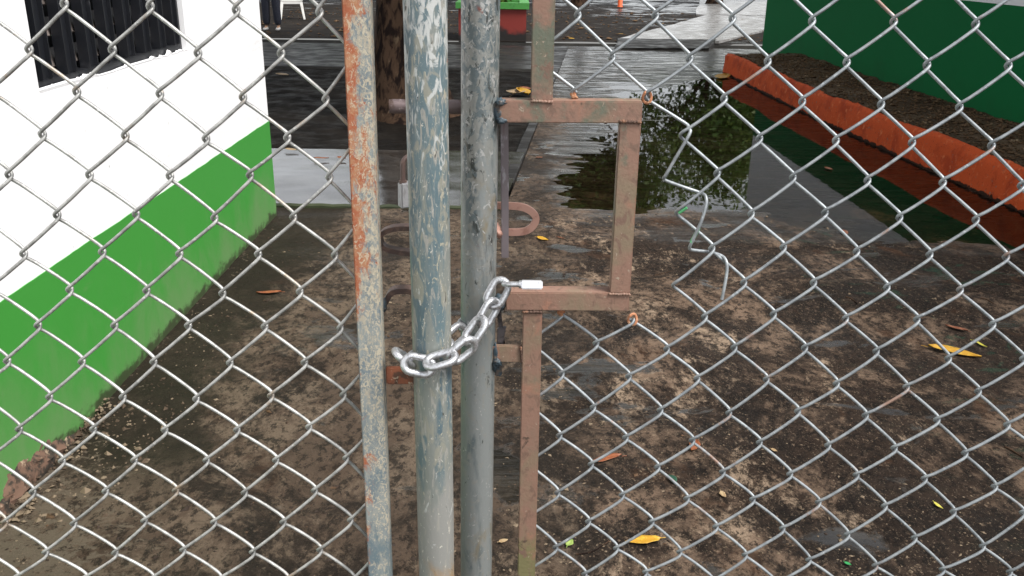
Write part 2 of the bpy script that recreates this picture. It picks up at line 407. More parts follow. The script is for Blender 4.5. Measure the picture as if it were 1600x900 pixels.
# right frame: red-brown primer with olive and green traces
M['frame_primer'] = layered('red-brown primer', (.235, .135, .098), [
    ((.20, .148, .098), (12, 12, 10), .45, .62, None, .4, 8),
    ((.115, .125, .090), (20, 20, 14), .55, .68, (1.25, 1.5, -.06, .085), .5, 8),
    ((.165, .15, .070), (18, 18, 9), .50, .64, (.80, .97, .25, -.2), .5, 8),
    ((.285, .145, .098), (30, 30, 22), .56, .68, None, .5, 8),
    ((.165, .100, .073), (90, 90, 60), .53, .64, None, .6, 8),
    ((.32, .25, .19), (220, 220, 170), .655, .69, None, .5, 6),
    ((.075, .048, .035), (40, 40, 32), .685, .74, None, .5, 8)], .6, 0, (260, .45))
M['weld'] = layered('dark weld', (.035, .055, .07), [((.12, .09, .07), 80, .5, .65, None, .3, 6)], .5, bump=(200, .8))
M['dark_tab'] = layered('rusted tab', (.20, .065, .03), [((.075, .035, .02), 60, .48, .58, None, .4, 7), ((.30, .25, .18), 130, .58, .64, None, .8, 6)], .75, bump=(250, .5))
M['brown_steel'] = layered('brown oxide steel', (.085, .055, .048), [((.16, .10, .08), 60, .5, .65, None, .3, 6)], .5, .1)
M['pink_steel'] = layered('pinkish worn steel', (.40, .225, .175), [((.28, .14, .105), 60, .5, .65, None, .3, 6)], .5, .1)
M['violet_steel'] = layered('violet grey steel', (.20, .17, .18), [((.36, .34, .36), (60, 60, 22), .54, .62, None, .3, 6), ((.16, .10, .10), (50, 50, 20), .60, .7, None, .3, 6)], .4, .4)
M['bolt_steel'] = layered('dull rusted bolt', (.16, .12, .12), [((.30, .24, .24), (90, 30, 90), .54, .64, None, .5, 6), ((.08, .05, .04), 40, .52, .62, None, .3, 6)], .5, .3)
def m_wire(name, a, b, rust):
    n = N(name)
    c = n.mix(n.step(n.noise(60, 5, .6, .3), .4, .62), a, b)
    c = n.mix(n.step(n.noise(240, 3, .6, 0, 4), .60, .68), c, tuple(x*1.25 for x in a))
    c = n.mix(n.step(n.noise(14, 7, .70, .2, 8), .58, .68, 0, .8), c, rust)
    n.bump(n.noise(500, 3, .6), .25, .0005)
    return n.done(c, .42, .35, .5)
M['wire_white'] = m_wire('zinc wire', (.40, .40, .385), (.25, .25, .24), (.27, .19, .12))
M['wire_grey'] = m_wire('grey zinc wire', (.33, .355, .37), (.23, .25, .265), (.32, .18, .12))
M['chain'] = layered('bright zinc chain', (.56, .57, .59), [((.26, .26, .27), 110, .56, .68, None, .4, 7), ((.40, .40, .41), 400, .5, .6, None, .3, 5)], .33, .75, (500, .15))
M['lock_steel'] = layered('brushed lock body', (.66, .66, .68), [((.42, .42, .44), (400, 60, 60), .6, .7, None, .2, 4)], .3, .45, (300, .1))
M['lock_dull'] = layered('dull lock body', (.30, .30, .31), [((.16, .15, .15), (160, 160, 60), .55, .68, None, .3, 6)], .45, .3, (300, .2))
M['dark_steel'] = layered('dark polished steel', (.16, .15, .16), [((.05, .045, .045), 70, .5, .65, None, .3, 6)], .3, .7)
M['green_daub'] = layered('pale green paint', (.10, .42, .17), [], .5)
M['rust_dark'] = layered('dark weld rust', (.085, .048, .034), [((.20, .10, .06), 160, .5, .62, None, .4, 6)], .8, bump=(400, .6))
M['rust'] = layered('bright rust', (.38, .16, .08), [((.5, .3, .18), 200, .5, .62, None, .4, 6)], .85, bump=(400, .6))

# ================================================================== THE SETTING
rng = np.random.default_rng(5)
# bottom sheet, out to the horizon
tag(link('ground', grid_mesh(np.linspace(-400, 400, 9), np.linspace(-60, 17.45, 5), lambda X, Y: X*0-0.32), M['channel']), kind='structure')
def yard_z(X, Y): return 0.02*fbm(X*.8, Y*.8, 40, 3)*(Y < 60) - 0.012
ys = np.r_[np.arange(17.45, 30, .16), np.arange(30, 60, .8), np.geomspace(60, 480, 14)]
xs = np.r_[np.geomspace(-400, -16, 10), np.arange(-15, 22, .2), np.geomspace(23, 400, 10)]
tag(link('yard', grid_mesh(xs, ys, yard_z), M['yard']), kind='structure')
mb = MB(); mb.box((-40, 17.42, -.31), (40, 17.447, -.03)); mb.box((-40, 16.36, -.31), (40, 16.386, -.02))
tag(mb.build('drain_channel', M['channel'], smooth=False), kind='structure')

# puddle outline on the floor, metres
PUD = [(.12, 6.6), (.22, 5.62), (.55, 5.40), (1.05, 5.43), (1.5, 5.45), (1.75, 4.98), (2.15, 4.72), (2.6, 4.80), (3.6, 4.55), (3.6, 12.6), (2.7, 12.9), (1.9, 11.9), (1.1, 12.2), (.80, 10.9), (.72, 9.2), (.55, 8.4), (.38, 7.6)]
def sdist(X, Y, P):
    d = np.full(X.shape, 1e9); ins = np.zeros(X.shape, bool)
    for i in range(len(P)):
        (ax, ay), (bx, by) = P[i], P[(i+1) % len(P)]
        ex, ey = bx-ax, by-ay
        t = np.clip(((X-ax)*ex+(Y-ay)*ey)/(ex*ex+ey*ey), 0, 1)
        d = np.minimum(d, np.hypot(X-ax-t*ex, Y-ay-t*ey))
        c = ((ay > Y) != (by > Y)) & (X < (bx-ax)*(Y-ay)/(by-ay+1e-12)+ax)
        ins ^= c
    return np.where(ins, d, -d)
def floor_z(X, Y):
    s = sdist(X, Y, PUD)
    far = np.clip((Y-6)/4, 0, 1)*np.clip((2.35-X)/.8, 0, 1)          # brushed ridges stand out of the thin water here
    z = -np.clip(s, -.4, .5)*0.020
    z = z + .0052*fbm(X*3, Y*4, 3, 4) + (.0016+.0075*far)*fbm(X*2.2, Y*17, 11, 3) + .0022*fbm(X*14, Y*14, 21, 2)
    z = z - .016*np.exp(-((X+1.30)/.20)**2-((Y-5.50)/.09)**2)
    return z + .002*far + .001
def bed_edge(Y): return -.57+.092*Y
fx = np.linspace(0, 1, 110)
tag(link('concrete_floor', grid_mesh(fx, np.r_[np.arange(-5, 1.6, .3), np.arange(1.6, 5.585, .016)], floor_z,
    lambda Y: (Y*0-1.55, Y*0+3.55)), M['concrete']), kind='structure')
tag(link('concrete_path', grid_mesh(np.linspace(0, 1, 90), np.arange(5.58, 16.37, .013), floor_z,
    lambda Y: (bed_edge(Y), Y*0+np.where(Y < 13.1, 3.6, 6.0))), M['path']), kind='structure')
tag(link('puddle', grid_mesh(np.linspace(0, 1, 40), np.linspace(4.4, 13.2, 60), lambda X, Y: X*0-.0035, lambda Y: (bed_edge(Y)+.03, Y*0+3.5)), M['water']), kind='structure')

tag(link('puddle', grid_mesh(np.linspace(-1.54, -.8, 12), np.linspace(5.2, 5.588, 8), lambda X, Y: X*0-.0052), M['water']), kind='structure')
# raised grey step behind the wall corner, its mossy foot
step = grid_mesh(np.linspace(0, 1, 60), np.arange(5.60, 7.33, .03), lambda X, Y: .024+.004*fbm(X*4, Y*4, 9, 3)+X*0, lambda Y: (Y*0-5, bed_edge(Y)-.012+Y*0))
tag(link('concrete_step', step, M['grey_concrete']), kind='structure')
mb = MB(); pts = []
for i in range(70):
    x = -5+i*(4.92/69); pts.append((x, 5.592+.006*math.sin(i*1.7), .008+.004*math.sin(i*2.9)))
mb.tube(pts, .022, 6); tag(mb.build('step_edge', M['moss']), kind='structure')
soil = grid_mesh(np.linspace(0, 1, 110), np.arange(7.31, 13.0, .05), lambda X, Y: -.015+.03*fbm(X*2, Y*2, 14, 4)+.012*fbm(X*9, Y*9, 15, 3), lambda Y: (Y*0-9, bed_edge(Y)-.07))
tag(link('tree_bed', soil, M['soil']), kind='structure')
mb = MB()
mb.sweep([(bed_edge(y)-.045, y, .0+.006*math.sin(y*5)) for y in np.linspace(6.25, 13.0, 40)], [(-.045, -.05), (.045, -.05), (.04, .022), (-.04, .022)], up=(0, 0, 1))
tag(mb.build('bed_edging', M['strip'], shade=30), kind='structure')
strip = grid_mesh(np.linspace(0, 1, 60), np.arange(12.98, 16.385, .08), lambda X, Y: .018+.010*fbm(X*2, Y*3, 19, 3), lambda Y: (Y*0-30, bed_edge(Y)+.0))
tag(link('concrete_strip', strip, M['strip']), kind='structure')
mb = MB(); mb.box((-30, 12.955, -.2), (.6, 12.978, .012)); tag(mb.build('strip_edge', M['channel'], smooth=False), kind='structure')
def slab(name, quad, z0, z1, m, k=14):
    a, b, c, d = [Vector(q) for q in quad]                 # near-left, near-right, far-right, far-left
    mb = MB(); vs = []
    for j in range(k):
        for i in range(k):
            u, v = i/(k-1), j/(k-1)
            p = (a*(1-u)+b*u)*(1-v)+(d*(1-u)+c*u)*v
            vs.append((p.x+.03*rnd.uniform(-1, 1)*(i in (0, k-1)), p.y, z1+.008*rnd.uniform(-1, 1)))
    fs = [(j*k+i, j*k+i+1, j*k+k+i+1, j*k+k+i) for j in range(k-1) for i in range(k-1)]
    rim = [i for i in range(k)]+[j*k+k-1 for j in range(1, k)]+[(k-1)*k+i for i in range(k-2, -1, -1)]+[j*k for j in range(k-2, 0, -1)]
    o = len(vs)
    for i in rim: vs.append((vs[i][0], vs[i][1], z0))
    for i in range(len(rim)): fs.append((rim[i], o+i, o+(i+1) % len(rim), rim[(i+1) % len(rim)]))
    mb.add(vs, fs); return tag(mb.build(name, m), kind='structure')
slab('channel_bridge', [(1.72, 15.95), (3.35, 16.05), (3.80, 17.75), (1.97, 17.85)], -.1, .045, M['strip'])
slab('far_path', [(1.98, 17.86), (3.86, 17.62), (7.9, 25.2), (5.2, 25.6)], -.1, .03, M['pale_path'])
slab('sunlit_patch', [(4.9, 25.7), (8.4, 25.3), (24, 48), (9.5, 48)], -.1, .035, M['pale_path'])  # sunlight on the far ground, put in as a pale slab colour

# right planter bed between kerb and green wall
def kx(Y): return np.interp(Y, [1, 4.5, 5.7, 7.4, 9.1, 10.8, 13.0], [3.42, 3.36, 3.32, 3.20, 3.08, 3.01, 2.93])
def wx(Y): return 4.392-.0331*Y
bed = grid_mesh(np.linspace(0, 1, 44), np.arange(-1, 13.0, .035), lambda X, Y: .252+.03*np.clip((X-kx(Y)-.15)/.7, 0, 1)+.028*fbm(X*5, Y*5, 33, 4)+.010*fbm(X*21, Y*21, 35, 2), lambda Y: (kx(Y)+.062, wx(Y)+.05))
tag(link('planter_soil', bed, M['bed_soil']), kind='structure')
bm_v = []; ky = np.arange(-1, 13.05, .028)
prof = [(0, -.06), (.004, .04), (.012, .12), (.022, .19), (.034, .238), (.048, .258), (.068, .266), (.088, .262), (.105, .245), (.11, -.06)]
mb = MB(); m_ = len(prof)
for j, y in enumerate(ky):
    x0 = float(kx(y))
    for i, (dx, z) in enumerate(prof):
        nz = float(vnoise(y*6+i*3.1, i*1.7, 51))*.016 + float(vnoise(y*1.3, 0, 52))*.03*(z > .15)
        bm_v.append((x0+dx+float(vnoise(y*5, i*2.3, 53))*.012+float(vnoise(y*24, i*5.3, 54))*.006, y, z+(nz+float(vnoise(y*21, i*4.1, 55))*.006)*(z > 0)))
mb.add(bm_v, [(j*m_+i, j*m_+i+1, j*m_+m_+i+1, j*m_+m_+i) for j in range(len(ky)-1) for i in range(m_-1)] + [tuple((len(ky)-1)*m_+i for i in range(m_))])
mb.box((2.95, 12.9, -.05), (3.9, 13.04, .235))
o = mb.build('kerb', M['kerb'], shade=60); tag(o, 'low orange painted kerb holding the soil along the dark green wall', 'kerb')

# litter on the soil and grit on the floor: nobody could count it
def scatter(name, pts, size, m, flat=.25, seed=3):
    r = random.Random(seed); mb = MB()
    for (x, y, z) in pts:
        s = size*r.uniform(.35, 1.6)*(1 if r.random() < .9 else 2); a = r.uniform(0, 6.28); e = r.uniform(.3, 1)
        c, q = math.cos(a)*s, math.sin(a)*s
        h = s*r.uniform(flat*.4, flat*1.6)
        mb.add([(x+c, y+q, z), (x-q*e, y+c*e, z+h*.3), (x-c, y-q, z), (x+q*e, y-c*e, z+h*.2), (x+.2*c, y+.2*q, z+h), (x, y, z-h)],
               [(0, 1, 4), (1, 2, 4), (2, 3, 4), (3, 0, 4), (1, 0, 5), (2, 1, 5), (3, 2, 5), (0, 3, 5)])
    return tag(mb.build(name, m, smooth=False), kind='stuff')
M['chip'] = layered('dry chips', (.105, .066, .038), [((.27, .20, .13), 9, .58, .66, None, .3, 5), ((.045, .027, .016), 13, .53, .6, None, .3, 5)], .9, bump=None, spec=.08)
M['grit'] = layered('pale grit', (.17, .13, .09), [((.07, .05, .035), 7, .48, .55, None, .3, 5)], .9, bump=None, spec=.1)
P = []
for i in range(5200):
    y = rnd.uniform(4.5, 12.8); t = rnd.random(); x = float(kx(y))+.07+t*(float(wx(y))-float(kx(y))-.12)
    P.append((x, y,   .252+.03*min(max((x-float(kx(y))-.15)/.7, 0), 1)+.028*float(fbm(x*5, y*5, 33, 4))+.006))
scatter('leaf_litter', P, .013, M['chip'], .5, 4)
P = []
while len(P) < 5200:
    x, y = rnd.uniform(-1.45, 3.3), 1.8+4.2*rnd.random()**1.5
    if float(vnoise(x*2.2, y*2.2, 77)) > -.05 + .3*rnd.random(): P.append((x, y, 0))
Z = floor_z(np.array([p[0] for p in P]), np.array([p[1] for p in P]))
scatter('grit', [(p[0], p[1], float(z)+.0004) for p, z in zip(P, Z) if z > -.004], .0034, M['grit'], .5, 5)
P = []
for i in range(700):
    t = rnd.random(); y = 2.16+.75*rnd.random()**1.3; x = -1.46+.30*rnd.random()**1.6
    P.append((x, y, .004+.02*rnd.random()*(x < -1.38)))
scatter('gravel', P, .0065, M['grit'], .7, 6)
P = []
while len(P) < 900:
    x, y = rnd.uniform(-1.4, 3.2), 1.85+3.8*rnd.random()**1.3
    if float(vnoise(x*1.6+7, y*1.9, 78)) > -.1+.35*rnd.random(): P.append((x, y, 0))
Z = floor_z(np.array([p[0] for p in P]), np.array([p[1] for p in P]))
M['crumb'] = layered('dark leaf crumbs', (.022, .013, .008), [((.09, .05, .026), 11, .55, .64, None, .3, 5)], .7, bump=None, spec=.3)
scatter('leaf_crumbs', [(p[0], p[1], float(z)+.0006) for p, z in zip(P, Z) if z > -.003], .0065, M['crumb'], .35, 15)
P = [(rnd.uniform(-6, 7), rnd.uniform(17.6, 27), .0) for i in range(900)]
scatter('yard_litter', P, .035, M['chip'], .3, 8)

# ------------------------------------------------------------------ left building
WX = -1.465
bl = thing('building', 'white building with bright green base band beside the chained gate', 'building', (WX, 2, 0))
W0, W1, S0, S1 = 2.815, 4.145, 1.12, 2.06
mb = MB()
mb.box((WX-.16, -3, -.1), (WX, 5.39, S0)); mb.box((WX-.16, -3, S1), (WX, 5.39, 3.1))
mb.box((WX-.16, -3, S0), (WX, W0, S1)); mb.box((WX-.16, W1, S0), (WX, 5.39, S1))
mb.box((-6, 5.23, -.1), (WX-.16, 5.387, 3.1)); mb.box((-6, -3, -.1), (-5.85, 5.23, 3.1)); mb.box((-5.85, -3, -.1), (WX-.16, -2.85, 3.1))
mb.build('wall', M['white_wall'], bl, smooth=False)
mb = MB(); mb.box((-6.4, -3.3, 3.1), (WX+.35, 5.75, 3.24)); mb.build('roof', M['white_plaster'], bl, smooth=False)
# painted band: a skin of paint with hand-cut upper edge, chipped foot near the gate
mb = MB(); n = 220; vs = []
for i in range(n):
    y = -2.9+i*(8.292/(n-1))
    top = .594-.004*(y-3)/2+.003*float(vnoise(y*9, 1, 61))+.006*float(fbm(y*1.7, 4, 63, 3))+.0022*float(vnoise(y*41, 1, 64)); bot = -.03
    if 2.1 < y < 2.75: bot = max(bot, .085*max(0, 1-abs(y-2.30)/.17)+.055*max(0, 1-abs(y-2.52)/.14)+.02*float(vnoise(y*30, 2, 62)))
    vs += [(WX+.0035, y, bot), (WX+.0035, y, top), (WX, y, top), (WX, y, bot)]
fs = []
for i in range(n-1):
    for (a, b) in ((0, 1), (1, 2), (3, 0)): fs.append((i*4+a, i*4+b, i*4+4+b, i*4+4+a))
mb.add(vs, fs)
mb.add([(WX+.0035, 5.392, -.03), (WX+.0035, 5.392, .589), (-5.9, 5.392, .589), (-5.9, 5.392, -.03)], [(0, 1, 2, 3)])
mb.build('painted_band', M['green_paint'], bl, smooth=False)
mb = MB(); vs = []; k = 26                                    # bared render where the band has broken away
for j in range(9):
    for i in range(k):
        y = 2.08+i*(.70/(k-1)); z = -.02+j*.016
        b = .135*max(0, 1-abs(y-2.30)/.23)+.095*max(0, 1-abs(y-2.53)/.22)-z
        vs.append((WX-.012+max(-.02, min(b, .05))*.62+.013*rnd.uniform(-1, 1), y, z))
mb.add(vs, [(j*k+i, j*k+i+1, j*k+k+i+1, j*k+k+i) for j in range(8) for i in range(k-1)])
mb.build('broken_render', M['plaster_rough'], bl)
# barred window
win = MB()
fw = .035; xx = WX-.05
win.box((xx-.03, W0+.002, S0+.002), (xx+.03, W0+fw, S1-.002)); win.box((xx-.03, W1-fw, S0+.002), (xx+.03, W1-.002, S1-.002))
win.box((xx-.031, W0+fw, S0+.002), (xx+.031, W1-fw, S0+fw)); win.box((xx-.031, W0+fw, S1-fw), (xx+.031, W1-fw, S1-.002))
win = win.build('window', M['black_metal'], bl, bevel=.003)
ns = 8
bar0 = None
for i in range(ns):
    y = W0+.09+i*(W1-W0-.17)/(ns-1)
    mb = MB(); mb.box((xx+.004, y-.034, S0+fw+.001), (xx+.026, y+.034, S1-fw-.001)); mb.box((xx+.026, y-.034, S0+fw+.001), (xx+.040, y-.028, S1-fw-.001)); mb.box((xx+.026, y+.028, S0+fw+.001), (xx+.040, y+.034, S1-fw-.001))
    mb.build('window_bar', M['black_metal'], win, smooth=False)
for k in range(9):
    z = S0+.06+k*.098
    mb = MB(); mb.add([(xx-.028, W0+fw, z+.055), (xx-.028, W1-fw, z+.055), (xx-.002, W1-fw, z), (xx-.002, W0+fw, z), (xx-.033, W0+fw, z+.051), (xx-.033, W1-fw, z+.051), (xx-.007, W1-fw, z-.004), (xx-.007, W0+fw, z-.004)],
                      [(0, 1, 2, 3), (7, 6, 5, 4), (0, 3, 7, 4), (1, 5, 6, 2), (3, 2, 6, 7), (0, 4, 5, 1)])
    mb.build('louvre_slat', M['louvre'], win, smooth=False)
mb = MB(); mb.box((WX-.158, W0-.01, S0-.01), (WX-.150, W1+.01, S1+.01)); mb.build('dark_pane', M['black_metal'], win, smooth=False)
mb = MB(); vs = []; n = 420                                    # ragged lip of white plaster along the sill
for i in range(n):
    y = W0+i*(W1-W0)/(n-1); h = .006+.030*max(0, float(fbm(y*16, 3, 66, 4)))+.030*max(0, float(vnoise(y*4.3, 5, 67)))
    vs += [(WX-.004, y, S0-.012), (WX+.0012, y, S0+h*.8), (WX-.012, y, S0+h), (WX-.02, y, S0-.005)]
mb.add(vs, [(i*4+a, i*4+a+1, i*4+5+a, i*4+4+a) for i in range(n-1) for a in range(3)])
mb.build('sill_plaster', M['white_wall'], bl)

# ------------------------------------------------------------------ right building
br = thing('building', 'long building with deep green lower wall behind the orange kerb', 'building', (4.2, 8, 0))
GZ = 1.19; Y0, Y1 = -3.0, 14.74
def wallbox(mb, x_off, z0, z1, thick):
    a0, a1 = float(wx(Y0))+x_off, float(wx(Y1))+x_off
    mb.add([(a0, Y0, z0), (a1, Y1+x_off*0, z0), (a1+thick, Y1, z0), (a0+thick, Y0, z0), (a0, Y0, z1), (a1, Y1, z1), (a1+thick, Y1, z1), (a0+thick, Y0, z1)],
           [(3, 2, 1, 0), (4, 5, 6, 7), (0, 1, 5, 4), (1, 2, 6, 5), (2, 3, 7, 6), (3, 0, 4, 7)])
mb = MB(); wallbox(mb, .004, GZ, 3.0, 5.0); mb.build('wall', M['white_plaster'], br, smooth=False)
mb = MB(); wallbox(mb, 0, -.1, GZ-.001, 5.0); mb.build('painted_band', M['dark_green'], br, smooth=False)
mb = MB(); wallbox(mb, -.12, 3.0, 3.14, 6.0); mb.build('roof', M['strip'], br, smooth=False)

# ------------------------------------------------------------------ trees
def m_leafmat(name, a, b):
    n = N(name); c = n.mix(n.step(n.noise(.9, 4, .6), .38, .62), a, b)
    c = n.mix(n.step(n.noise(7, 3, .6, 0, 5), .4, .65), c, tuple(x*.55 for x in a))
    t = n.t; tr = t.nodes.new('ShaderNodeBsdfTranslucent'); n.setv(tr.inputs[0], c)
    mx = t.nodes.new('ShaderNodeMixShader'); mx.inputs[0].default_value = .35
    n.done(c, .5, 0, .4)
    out = t.nodes['Material Output']
    t.links.new(n.b.outputs[0], mx.inputs[1]); t.links.new(tr.outputs[0], mx.inputs[2]); t.links.new(mx.outputs[0], out.inputs[0])
    return n.m
M['foliage'] = m_leafmat('tree leaves', (.075, .165, .026), (.15, .21, .04))
def crown_mesh(n_cl, per, radii, spread, size, seed, center=(0, 0, 0)):
    r = np.random.default_rng(seed)
    d = r.normal(size=(n_cl, 3)); d /= np.linalg.norm(d, axis=1)[:, None]
    c = d*(r.random((n_cl, 1))**.45)*np.array(radii)+np.array(center)
    p = np.repeat(c, per, 0)+r.normal(size=(n_cl*per, 3))*np.array(spread)
    n = len(p)
    ax = r.normal(size=(n, 3)); ax[:, 2] *= .6; ax /= np.linalg.norm(ax, axis=1)[:, None]
    b = np.cross(ax, r.normal(size=(n, 3))); b /= np.linalg.norm(b, axis=1)[:, None]
    s = size*(.6+.8*r.random((n, 1)))
    v = np.stack([p-ax*s, p+b*s*.42, p+ax*s, p-b*s*.42], 1).reshape(-1, 3)
    f = np.arange(n*4).reshape(-1, 4)
    me = bpy.data.meshes.new('crown')
    me.vertices.add(len(v)); me.vertices.foreach_set('co', v.astype(np.float32).ravel())
    me.loops.add(f.size); me.loops.foreach_set('vertex_index', f.astype(np.int32).ravel())
    me.polygons.add(len(f)); me.polygons.foreach_set('loop_start', np.arange(0, f.size, 4, dtype=np.int32))
    me.update(calc_edges=True); me.validate(); return me
def trunk(parent, x, y, r0, h, limbs, seed, spread):
    r = random.Random(seed); mb = MB(); nseg, ns = 26, 28; vs = []
    for j in range(nseg+1):
        t = j/nseg; z = -.05+h*t; rad = r0*(1-.35*t)+r0*.45*math.exp(-z*3.2)
        for k in range(ns):
            a = 2*math.pi*k/ns
            q = rad*(1+.07*math.sin(5*a+z*.8)+.12*float(vnoise(a*2.2, z*1.5, seed))+.07*float(vnoise(a*7, z*4.5, seed+1))+.16*math.exp(-z*4)*math.sin(4*a+1))
            vs.append((x+q*math.cos(a)+.05*math.sin(z), y+q*math.sin(a), z))
    mb.add(vs, [(j*ns+k, j*ns+(k+1) % ns, j*ns+ns+(k+1) % ns, j*ns+ns+k) for j in range(nseg) for k in range(ns)])
    for i in range(limbs):
        a = 6.28*i/limbs+r.uniform(-.4, .4); L = spread*r.uniform(.6, .9)
        pts = [(x, y, h*.82), (x+L*.3*math.cos(a), y+L*.3*math.sin(a), h*1.12), (x+L*.65*math.cos(a+.2), y+L*.65*math.sin(a+.2), h*1.4), (x+L*math.cos(a+.1), y+L*math.sin(a+.1), h*1.6)]
        pts = smooth_path(pts, 5); mb.tube(pts, r0*.42, 8, scale=[1-.8*k/(len(pts)-1) for k in range(len(pts))])
    return mb.build('trunk', M['bark'], parent, shade=80)
t = thing('tree', 'thick dark brown tree trunk standing in the soil bed behind the gate posts', 'tree', (-1.10, 9.2, 0))
trunk(t, -1.10, 9.2, .33, 4.2, 7, 5, 5.0)
link('crown', crown_mesh(170, 130, (5.2, 6.2, 1.6), (.75, .75, .4), .15, 12, (-2.2, 11.0, 6.6)), M['foliage'], t)
far_crown = crown_mesh(120, 190, (3.2, 3.0, 2.1), (.45, .45, .36), .115, 21)
thin_crown = crown_mesh(130, 90, (3.4, 3.0, 2.3), (.40, .40, .32), .105, 22)
for i, (x, y, z, s, lab) in enumerate([(2.0, 30, 6.3, 1.0, 'dense leafy tree far across the yard, straight behind the path'), (6.6, 31.5, 4.5, 1.05, 'thin leafy tree far across the yard, nearer the green wall'),
        (-3.4, 34, 4.6, 1.1, 'dense leafy tree far across the yard, behind the red planter'), (11.5, 36, 5.0, 1.2, 'dense leafy tree far beyond the end of the green wall')]):
    q = thing('tree', lab, 'tree', (x, y, 0), 'trees far across the yard')
    trunk(q, x, y, .2, 2.6, 4, 30+i, 2.2)
    c = link('crown', thin_crown if i == 1 else far_crown, M['foliage'], q)
    c.matrix_parent_inverse = Matrix.Identity(4)
    c.location = (0, 0, z); c.scale = (s, s, s*.95); c.rotation_euler = (0, 0, i*1.3)
hd = thing('added_hedge', 'added leafy screen, out of view, darkening reflections at the far left of the yard', 'added_hedge', (-16, 30, 0))  # added out of view so low reflections on the left stay dark
link('foliage', crown_mesh(260, 110, (14, 1.4, 1.8), (.6, .5, .5), .16, 33, (-17, 31, 1.9)), M['foliage'], hd)

# ------------------------------------------------------------------ planter, chair, post, person across the yard
pl = thing('planter', 'square red planter with green rim behind the gate posts', 'planter', (-.45, 18.3, 0))
mb = MB(); a, b = (-1.07, 17.62), (.20, 18.9); w_ = .10; z1 = .56
for (p, q) in (((a[0], a[1]), (b[0], a[1]+w_)), ((a[0], b[1]-w_), (b[0], b[1])), ((a[0], a[1]+w_), (a[0]+w_, b[1]-w_)), ((b[0]-w_, a[1]+w_), (b[0], b[1]-w_))): mb.box((p[0], p[1], -.05), (q[0], q[1], z1))
mb.build('box', M['red_planter'], pl, smooth=False)
mb = MB(); a2, b2 = (a[0]-.05, a[1]-.05), (b[0]+.05, b[1]+.05); w2 = .18
for (p, q) in (((a2[0], a2[1]), (b2[0], a2[1]+w2)), ((a2[0], b2[1]-w2), (b2[0], b2[1])), ((a2[0], a2[1]+w2), (a2[0]+w2, b2[1]-w2)), ((b2[0]-w2, a2[1]+w2), (b2[0], b2[1]-w2))): mb.box((p[0], p[1], z1), (q[0], q[1], z1+.11))
mb.build('rim', M['green_rim'], pl, smooth=False)
mb = MB(); mb.box((a[0]+w_, a[1]+w_, .3), (b[0]-w_, b[1]-w_, .52)); mb.build('soil', M['soil'], pl, smooth=False)
tag(link('plant', crown_mesh(16, 30, (.45, .45, .22), (.1, .1, .12), .07, 41, (-.43, 18.26, .85)), M['foliage'], pl), kind='stuff')

def chair(x, y, rz):
    o = thing('plastic_chair', 'white plastic garden chair standing in the far yard beside a person in dark trousers', 'chair', (x, y, 0))
    R_ = Matrix.Translation((x, y, 0)) @ Matrix.Rotation(rz, 4, 'Z')
    def part(name, mb, bev=.006):
        mb.v = [tuple(R_ @ Vector(v)) for v in mb.v]; return mb.build(name, M['white_plastic'], o, bevel=bev)
    mb = MB(); mb.box((-.23, -.23, .41), (.23, .21, .435)); mb.box((-.225, -.226, .345), (.225, -.206, .412)); mb.box((-.226, -.206, .36), (-.21, .2, .411)); mb.box((.21, -.206, .36), (.226, .2, .411)); part('seat', mb)
    for sx, sy in ((-1, -1), (1, -1), (-1, 1), (1, 1)):
        mb = MB(); mb.sweep([(sx*.215, sy*.20, .405), (sx*.245, sy*.245, .2), (sx*.275, sy*.285, 0)], [(-.028, -.018), (.028, -.018), (.028, .018), (-.028, .018)], scale=[1.25, 1, .8]); part('leg', mb, .004)
    mb = MB(); mb.sweep(smooth_path([(-.22, .2, .43), (-.235, .29, .8), (-.15, .32, .9), (0, .325, .92), (.15, .32, .9), (.235, .29, .8), (.22, .2, .43)], 4), [(-.012, -.026), (.012, -.026), (.012, .026), (-.012, .026)], up=(0, 1, .2)); bk = part('backrest', mb, .003)
    for k in range(5):
        xk = -.14+.07*k
        mb = MB(); mb.sweep([(xk, .205, .43), (xk*1.05, .27, .68), (xk*1.08, .312, .895)], [(-.022, -.006), (.022, -.006), (.022, .006), (-.022, .006)], up=(0, 1, 0)); part('slat', mb, .002)
    for sx in (-1, 1):
        mb = MB(); mb.sweep(smooth_path([(sx*.245, -.22, .42), (sx*.27, -.24, .62), (sx*.275, -.1, .65), (sx*.26, .1, .65), (sx*.236, .28, .7)], 4), [(-.022, -.008), (.022, -.008), (.022, .008), (-.022, .008)], up=(sx, 0, .3)); part('armrest', mb, .003)
chair(-5.32, 22.4, math.radians(14))
q = thing('bollard', 'small orange post on the wet ground far across the yard', 'bollard', (3.26, 29.6, 0))
mb = MB(); mb.tube([(3.26, 29.6, -.03), (3.26, 29.6, .02), (3.26, 29.6, .72), (3.26, 29.6, .78)], .075, 14, scale=[1.5, 1, 1, .5]); mb.build('post', M['orange_post'], q)
mb = MB(); mb.tube([(3.26, 29.6, .5), (3.26, 29.6, .62)], .079, 14); mb.build('band', M['white_plastic'], q)

